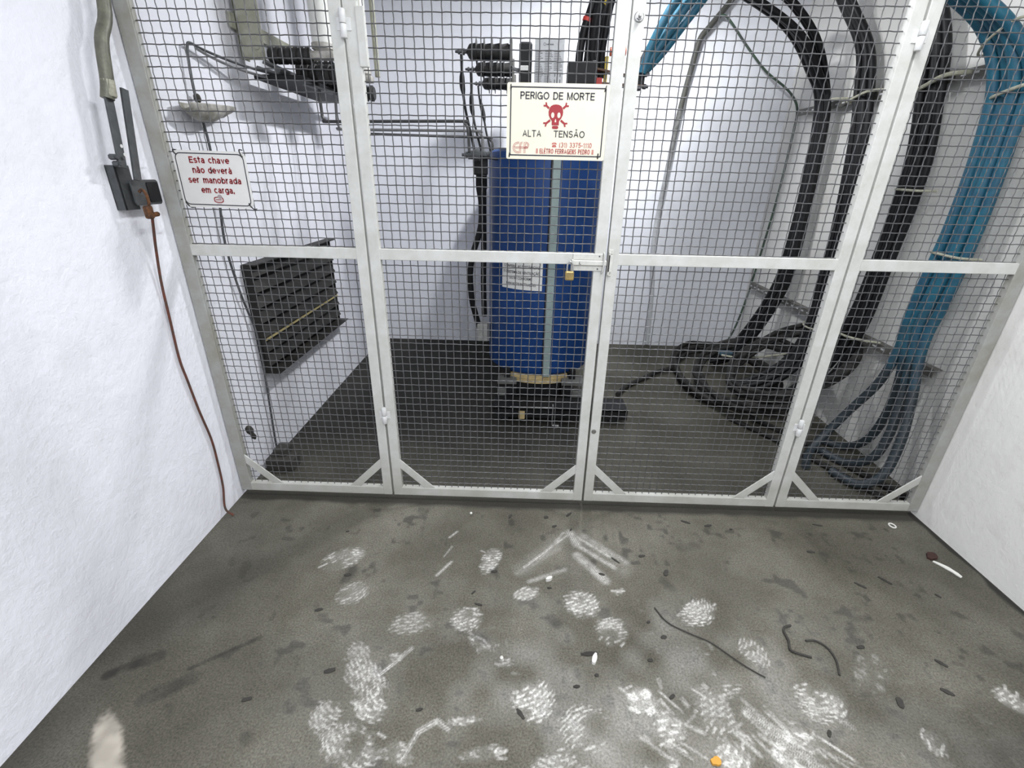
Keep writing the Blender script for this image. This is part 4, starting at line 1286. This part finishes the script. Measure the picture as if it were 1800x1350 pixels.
for i, (dx, dy, dz) in enumerate(((0, -.02, 0), (-.004, .022, .012))):
    cable('power_cable', A2, .0195, M['cable'], 'black power cable on the outer curve of the rearmost bundle, nearest the ceiling', 'cable', 'outer cables of the rearmost bundle', (dx, dy, dz), .004, 20+i)
# second black bundle
B = [(1.80, 1.35, 2.02), (1.80, 1.33, 2.20), (1.86, 1.32, 2.46), (2.08, 1.34, 2.70), (2.45, 1.46, 2.82), (2.85, 1.60, 2.80), (3.16, 1.72, 2.68), (3.33, 1.72, 2.48), (3.395, 1.53, 2.22), (3.40, 1.41, 1.94), (3.40, 1.34, 1.70), (3.40, 1.28, 1.24), (3.39, 1.24, .90), (3.37, 1.20, .62), (3.29, 1.18, .36), (3.12, 1.20, .18), (2.95, 1.26, .09)]
for i, (dx, dy, dz) in enumerate(((0, -.060, 0), (-.012, -.020, .02), (0, .020, .03), (-.010, .058, .03))):
    cable('power_cable', B, .0195, M['cable'], 'black power cable in the middle bundle hanging on the right wall', 'cable', 'black cables of the middle bundle', (dx, dy, dz), .006, 30+i)
# third black bundle, right of the seam
C = [(1.74, 1.22, 2.04), (1.73, 1.20, 2.14), (1.765, 1.17, 2.36), (1.95, 1.12, 2.68), (2.40, 1.12, 2.86), (2.85, 1.14, 2.82), (3.18, 1.16, 2.66), (3.34, 1.10, 2.44), (3.395, .96, 2.16), (3.40, .87, 1.88), (3.40, .81, 1.55), (3.40, .82, 1.12), (3.38, .83, .74), (3.33, .88, .42), (3.20, .95, .18), (3.05, 1.08, .07)]
for i, (dx, dy, dz) in enumerate(((0, -.056, 0), (-.014, -.018, .02), (0, .020, .03), (-.014, .055, .03))):
    cable('power_cable', C, .0195, M['cable'], 'black power cable in the front bundle hanging on the right wall beside the teal cables', 'cable', 'black cables of the front bundle', (dx, dy, dz), .006, 50+i)
# short heavy leads at the front of the low-voltage lugs
for i, (pts, lab) in enumerate((
    ([(1.662, 1.17, 2.05), (1.664, 1.17, 2.12), (1.680, 1.17, 2.22), (1.715, 1.17, 2.33), (1.745, 1.18, 2.46), (1.78, 1.22, 2.70), (1.80, 1.40, 2.93)], 'leftmost heavy black cable rising from the transformer lugs behind the skull sign'),
    ([(1.705, 1.16, 2.05), (1.712, 1.16, 2.13), (1.735, 1.15, 2.23), (1.760, 1.15, 2.34), (1.785, 1.16, 2.48), (1.81, 1.22, 2.70), (1.84, 1.40, 2.93)], 'heavy black cable with yellow tape rising from the transformer lugs'))):
    cable('power_cable', pts, .021, M['cable'], lab, 'cable', 'heavy leads at the transformer lugs', (0, 0, 0), 0, 90+i)
o = MB().lathe((1.757, 1.15, 2.325), (.22, 0, .97), [(0, .0235), (.028, .0235)], 14).build('cable_tape', M['yellow'], None, True, at=(1.757, 1.15, 2.33))
tag(o, 'yellow tape band on the heavy black cable above the transformer', 'tape')
o = MB().lathe((1.688, 1.17, 2.255), (.30, 0, .95), [(0, .0235), (.018, .0235)], 14).build('cable_tape', M['red'], None, True, at=(1.69, 1.17, 2.26))
tag(o, 'red tape band on the leftmost heavy black cable above the transformer', 'tape')
# teal bundle
T0 = [(2.03, 1.29, 2.04), (2.07, 1.29, 2.15), (2.17, 1.27, 2.32), (2.30, 1.16, 2.47), (2.52, .95, 2.54), (2.78, .70, 2.42), (2.98, .58, 2.29), (3.15, .52, 2.18), (3.29, .47, 2.06), (3.38, .43, 1.90), (3.40, .41, 1.65), (3.40, .40, 1.32), (3.39, .41, 1.0), (3.38, .42, .84)]
ends = [
    [(3.37, .33, .70), (3.36, .27, .50), (3.33, .20, .30), (3.27, .16, .13), (3.20, .20, .04), (3.14, .34, .03)],
    [(3.37, .38, .70), (3.38, .36, .50), (3.36, .32, .30), (3.32, .32, .13), (3.27, .42, .035), (3.20, .56, .03)],
    [(3.38, .43, .70), (3.40, .43, .52), (3.41, .45, .32), (3.41, .50, .14), (3.37, .60, .035), (3.26, .70, .03)],
    [(3.37, .47, .70), (3.35, .50, .50), (3.30, .56, .30), (3.22, .58, .13), (3.12, .52, .035), (3.02, .38, .03)],
]
fan = [(.0, .06), (.075, .02), (.040, .0), (.115, -.02)]
for i, (dx, dy, dz) in enumerate(((0, -.068, 0), (-.016, -.024, .02), (-.004, .022, .025), (-.020, .062, .03))):
    pts = []
    for k, p in enumerate(T0):
        fx, fz_ = fan[i]
        q = [0, .5, 1, 1, .7, .3, .1, 0, 0, 0, 0, 0, 0, 0][k]
        pts.append((p[0]+dx*min(1, k/4)+fx*q+(i*.012 if k < 2 else 0), p[1]+dy*(.5 if k < 5 else 1), p[2]+dz*(1 if k < 9 else .3)+fz_*q))
    cable('power_cable', pts+ends[i], .0225, M['teal'], 'thick teal power cable in the bundle hanging down the right wall beside the fence', 'cable', 'teal cables of the right bundle', (0, 0, 0), .004, 70+i)

# black coils resting on the floor against the right wall
def coil(seed, cx, cy, ax, ay, turns, zb, tilt, rr, lab, tail=None):
    rg_ = random.Random(seed)
    pts = []
    n = int(turns*18)
    for i in range(n+1):
        a = 2*PI*i/18+seed
        w_ = 1+.06*math.sin(i*.7+seed)+.05*rg_.uniform(-1, 1)+.10*(i/n-.5)
        x = cx+ax*w_*math.cos(a)
        y = cy+ay*w_*math.sin(a)
        x = min(x, 3.43)
        z = zb+max(0, (x-2.75))*tilt+.016*math.sin(i*.9)+i/n*.05
        pts.append((x, y, max(z, rr)))
    if tail:
        pts += tail
    o = MB().tube(spline(pts, 4), rr, 10).build('cable_coil', M['cable_d'], None, True, at=(cx, cy, 0))
    return tag(o, lab, 'cable coil', 'coils of spare black cable')
coil(1, 3.00, 1.62, .34, .58, 5.3, .02, .16, .018, 'wide low coil of dusty black cable on the floor, lying lowest at the right wall', [(2.66, 1.80, .04), (2.52, 1.72, .03), (2.38, 1.60, .02), (2.22, 1.44, .02), (2.12, 1.28, .02)])
coil(2, 3.08, 1.30, .34, .52, 5.0, .06, .42, .018, 'coil of dusty black cable leaning up the right wall, middle of the three coils')
coil(4, 3.17, 1.06, .28, .40, 6.2, .07, .72, .017, 'smaller dusty black cable coil leaning steepest, on top of the other coils')
o = MB().tube(spline([(2.97, 1.60, .24), (3.08, 1.52, .25), (3.20, 1.40, .31), (3.30, 1.25, .40), (3.38, 1.10, .52)], 6), .008, 8).build('thin_cable', M['rope'], None, True, at=(3, 1.6, .2))
tag(o, 'thin pale rope lying over the black cable coils by the right wall', 'rope')
mb = MB().box(2.96, 3.06, 1.60, 1.66, .235, .262, .008)
o = mb.build('tape_scrap', M['teal_d'], None, at=(3.0, 1.6, .25))
tag(o, 'scrap of faded blue tape on top of the black cable coils', 'tape')

# perforated brackets on the right wall
def rail_bracket(z, y0, y1, lab):
    t = thing('cable_bracket', (3.46, (y0+y1)/2, z), lab, 'bracket', 'cable brackets on the right wall')
    mb = MB()
    mb.box(3.435, 3.438, y0, y1, z-.022, z+.022)
    mb.box(3.438, 3.477, y0, y1, z+.019, z+.022)
    mb.build('angle', M['bracket'], t, at=(3.45, (y0+y1)/2, z))
    mb = MB()
    y = y0+.06
    while y < y1-.03:
        mb.add([(3.4345, y, z-.005), (3.4345, y+.03, z-.005), (3.4345, y+.03, z+.005), (3.4345, y, z+.005)], [(0, 1, 2, 3)])
        y += .07
    mb.build('slot', M['hinge'], t, at=(3.434, (y0+y1)/2, z))
    return t
rail_bracket(1.972, .55, 2.22, 'grey perforated steel angle holding the cables high on the right wall')
rail_bracket(.640, .30, 2.38, 'grey perforated steel angle holding the cables low on the right wall')
# rope ties
def rope(pts, lab, rr=.0075):
    o = MB().tube(spline(pts, 5), rr, 8).build('rope_tie', M['rope'], None, True, at=pts[0])
    return tag(o, lab, 'rope tie', 'rope ties around the cables')
rope([(3.43, 1.93, 1.985), (3.375, 1.90, 1.975), (3.355, 1.78, 1.985), (3.36, 1.66, 1.99), (3.42, 1.60, 1.985)], 'frayed pale rope tie around the rearmost black bundle at the upper bracket')
rope([(3.43, 1.58, 1.965), (3.375, 1.53, 1.958), (3.355, 1.42, 1.97), (3.36, 1.32, 1.985), (3.42, 1.25, 1.985)], 'pale rope tie around the middle black bundle at the upper bracket')
rope([(3.43, 1.02, 1.945), (3.37, .98, 1.930), (3.355, .88, 1.945), (3.36, .78, 1.972), (3.42, .70, 1.975)], 'thick pale rope tie around the front black bundle at the upper bracket', .010)
rope([(3.43, .53, 1.84), (3.37, .50, 1.835), (3.345, .41, 1.85), (3.355, .31, 1.868), (3.42, .27, 1.87)], 'pale rope tie around the teal cables just under the upper bracket')
rope([(3.36, .56, 2.01), (3.30, .55, 2.005), (3.255, .47, 2.04), (3.27, .38, 2.09), (3.36, .36, 2.09)], 'pale rope tie around the teal cables high up, above the other ties', .005)
rope([(3.43, .51, 1.205), (3.37, .50, 1.200), (3.345, .41, 1.20), (3.355, .32, 1.196), (3.43, .29, 1.195)], 'pale rope tie around the teal cables just above the middle rail of the fence', .006)
rope([(3.43, .90, 1.475), (3.37, .87, 1.472), (3.355, .78, 1.470), (3.36, .71, 1.468), (3.43, .67, 1.468)], 'dark-stained rope tie around the front black bundle midway up the wall', .006)
rope([(3.43, 1.36, .605), (3.36, 1.32, .60), (3.33, 1.22, .595), (3.35, 1.10, .61), (3.43, 1.04, .62)], 'pale rope tie around the middle black bundle at the lower bracket', .006)
rope([(3.43, .98, .655), (3.35, .94, .655), (3.33, .84, .66), (3.35, .74, .668), (3.43, .68, .67)], 'pale rope tie around the front black bundle at the lower bracket', .007)
# ------------------------------------------------------------------ back wall conduit, thin wire
m = M['conduit2'] = mat('whitewashed_conduit', (.17, .17, .15), .6)
nt = m.node_tree
b = nt.nodes['Principled BSDF']
tc = nt.nodes.new('ShaderNodeTexCoord')
sp = nt.nodes.new('ShaderNodeSeparateXYZ')
nt.links.new(tc.outputs['Object'], sp.inputs[0])
ns = nt.nodes.new('ShaderNodeTexNoise')
ns.inputs['Scale'].default_value = 14
nt.links.new(tc.outputs['Object'], ns.inputs['Vector'])
ad = nt.nodes.new('ShaderNodeMath')
ad.operation = 'MULTIPLY_ADD'
ad.inputs[1].default_value = .9
nt.links.new(ns.outputs['Fac'], ad.inputs[0])
nt.links.new(sp.outputs['Z'], ad.inputs[2])
rp_ = nt.nodes.new('ShaderNodeValToRGB')
rp_.color_ramp.elements[0].position = .0
rp_.color_ramp.elements[0].color = (.58, .59, .60, 1)
rp_.color_ramp.elements[1].position = 1.0
rp_.color_ramp.elements[1].color = (.06, .06, .05, 1)
nt.links.new(ad.outputs[0], rp_.inputs['Fac'])
nt.links.new(rp_.outputs['Color'], b.inputs['Base Color'])
o = MB().tube(spline([(3.00, 2.46, 2.90), (2.86, 2.46, 2.70), (2.74, 2.46, 2.55), (2.692, 2.46, 2.49), (2.672, 2.46, 2.42), (2.655, 2.465, 2.30), (2.612, 2.47, 1.98), (2.578, 2.475, 1.50), (2.552, 2.48, 1.0), (2.60, 2.483, .50), (2.62, 2.483, .02)], 6), .021, 14).build('conduit_pipe', M['conduit2'], None, True, at=(2.6, 2.46, 1.45))
tag(o, 'grey conduit pipe, whitewashed lower down, running up the back wall right of the transformer', 'pipe')
o = MB().tube(spline([(2.80, 2.44, 2.62), (2.86, 2.43, 2.60), (3.02, 2.42, 2.44), (3.20, 2.40, 2.27), (3.36, 2.37, 2.16), (3.43, 2.33, 2.08), (3.452, 2.28, 1.99), (3.455, 2.27, 1.85), (3.455, 2.28, 1.4), (3.455, 2.33, 1.0), (3.452, 2.38, .66), (3.44, 2.40, .45), (3.40, 2.40, .22), (3.33, 2.38, .05)], 7), .0085, 8).build('thin_wire', M['green'], None, True, at=(3.2, 2.4, 2))
tag(o, 'thin dark wire sagging from the conduit across the rear right corner to the floor', 'wire')
# cables on the floor by the right wall foot
o = MB().tube(spline([(3.30, .07, .02), (3.16, .38, .02), (2.99, .70, .02), (2.82, .96, .02)], 6), .016, 8).build('floor_cable', M['cable_d'], None, True, at=(3, .6, 0))
tag(o, 'dusty black cable on the floor, farther from the right wall of the two', 'cable')
o = MB().tube(spline([(3.42, .08, .02), (3.29, .38, .02), (3.13, .72, .02), (2.97, .98, .02)], 6), .018, 8).build('floor_cable', M['cable_d'], None, True, at=(3.2, .7, 0))
tag(o, 'dusty black cable lying on the floor along the foot of the right wall', 'cable')

# ------------------------------------------------------------------ floor litter
def flake(x, y, a, l, wd, m, name, lab, cat, group=None, hh=.004, bend=.0):
    n = 7
    top, bot = [], []
    rg_ = random.Random(int(x*9999+y*777))
    for i in range(n):
        t = i/(n-1)
        ww = wd/2*math.sin(PI*(.10+.8*t))**.7*(1+rg_.uniform(-.25, .25))
        top.append(((t-.5)*l, ww+bend*math.sin(PI*t)))
        bot.append(((t-.5)*l, -ww+bend*math.sin(PI*t)))
    poly = top+bot[::-1]
    ex_ = (math.cos(a), math.sin(a), 0)
    ey2 = (-math.sin(a), math.cos(a), 0)
    o = MB().prism(poly, (x, y, .0005), ex_, ey2, (0, 0, 1), hh).build(name, m, None, at=(x, y, 0))
    return tag(o, lab, cat, group)
flake(1.53, -.479, .5, .028, .012, M['chip'], 'plaster_chip', 'small white block chip on the floor below the chalk arrow marks', 'chip', hh=.014)
flake(1.67, -.815, 1.2, .038, .016, M['chip'], 'plaster_chip', 'pointed white plaster chip in the middle of the corridor floor', 'chip', hh=.012)
flake(1.655, -.795, .1, .06, .014, M['bark'], 'dirt_flake', 'dark splinter touching the pointed white chip on the floor', 'debris')
for x, y, lab in ((1.17, -.088, 'tiny white pebble on the floor just in front of the left gate leaf'), (1.354, -.822, 'tiny white pebble left of the pointed chip on the floor')):
    o = MB().lathe((x, y, .0), (0, 0, 1), [(0, .004), (.003, .0065), (.007, .005), (.009, .002)], 10).build('pebble', M['chip'], None, True, at=(x, y, 0))
    tag(o, lab, 'pebble')
flake(3.233, -.345, -1.05, .10, .020, M['chip'], 'wood_shaving', 'curved pale shaving on the floor by the right wall', 'shaving', bend=.008)
flake(3.222, -.275, .6, .055, .035, mat('dark_red_leaf', (.05, .02, .015), .9, 0, .4, 80), 'dead_leaf', 'crumpled dark red dead leaf beside the pale shaving by the right wall', 'leaf', hh=.010)
o = MB().tube([(3.191+.013*math.cos(a*PI/8), -.078+.016*math.sin(a*PI/8), .004) for a in range(16)], .0035, 6, closed=True).build('plastic_ring', M['chip'], None, True, at=(3.19, -.08, 0))
tag(o, 'small pale plastic ring on the floor near the right fence corner', 'ring')
o = MB().tube(spline([(1.927, -.598, .006), (1.96, -.66, .004), (2.03, -.705, .005), (2.09, -.735, .004), (2.149, -.795, .006), (2.19, -.83, .004), (2.227, -.856, .004)], 5), [.0022]*31, 6).build('long_twig', M['bark'], None, True, at=(2.05, -.7, 0))
tag(o, 'long thin dark twig lying across the corridor floor', 'twig')
o = MB().tube(spline([(2.412, -.655, .006), (2.375, -.675, .012), (2.372, -.72, .006), (2.36, -.755, .008), (2.39, -.768, .004), (2.421, -.778, .004)], 5), .0042, 6).build('curled_root', M['bark'], None, True, at=(2.38, -.72, 0))
tag(o, 'dark curled root scrap on the floor, left of the bent wire piece', 'root')
o = MB().tube(spline([(2.435, -.715, .004), (2.47, -.715, .006), (2.497, -.74, .005), (2.50, -.785, .005), (2.48, -.838, .004)], 5), .0034, 6).build('bent_wire', M['bark'], None, True, at=(2.47, -.76, 0))
tag(o, 'bent dark wire piece on the floor, right of the curled root', 'wire')
flake(1.972, -1.107, .2, .028, .022, mat('ochre_scrap', (.55, .28, .04), .7), 'ochre_scrap', 'small ochre scrap on the floor at the bottom edge of the view', 'scrap', hh=.008)
litter = [(1.645, -.073, .8, .05, .018), (1.533, -.099, .2, .03, .028), (1.57, -.16, .4, .03, .02), (1.645, -.18, 1.0, .025, .012), (1.36, -.10, 1.2, .04, .02), (1.305, -.445, .1, .035, .022), (1.255, -.61, -.2, .04, .012), (1.23, -.555, .9, .03, .010), (.71, -.49, .2, .04, .022), (.62, -.24, .3, .02, .008), (1.82, -.36, -.8, .06, .010), (1.75, -.44, -.3, .035, .014), (1.53, -.52, -.1, .025, .012), (.66, -.66, .3, .04, .018), (.79, -.89, .3, .05, .025), (1.86, -.81, .1, .025, .018), (1.94, -.33, .2, .04, .020), (1.89, -.66, .5, .02, .014), (1.93, -.72, .2, .03, .02), (2.02, -.42, 1.1, .05, .030), (2.30, -.12, .2, .05, .020), (2.20, -.10, -.4, .06, .018), (2.40, -.14, .0, .02, .01), (2.70, -.27, -.1, .045, .020), (2.83, -.09, -.2, .06, .012), (2.92, -.42, -.9, .07, .018), (2.80, -.45, -.7, .06, .014), (3.08, -.49, -1.0, .03, .012), (2.62, -.73, .2, .04, .02), (2.86, -.78, -.8, .05, .018), (2.80, -.88, -.6, .05, .024), (2.62, -.92, 1.2, .05, .03), (1.42, -1.0, -.9, .05, .02), (1.60, -.91, .1, .03, .016), (1.67, -.87, .0, .02, .016), (2.34, -1.02, 1.0, .03, .02), (2.33, -1.12, .3, .025, .018), (.57, -.99, .3, .04, .02), (1.11, -1.0, .3, .03, .012), (1.90, -.93, .6, .03, .02)]
for x, y, a, l, wd in litter:
    flake(x, y, a, l*.72, wd*.6, M['bark'], 'dirt_flake', 'small dark flake of dirt on the corridor floor', 'debris', 'dark dirt flakes on the corridor floor', .0035)

for o in bpy.data.objects:
    if '_o' in o:
        del o['_o']
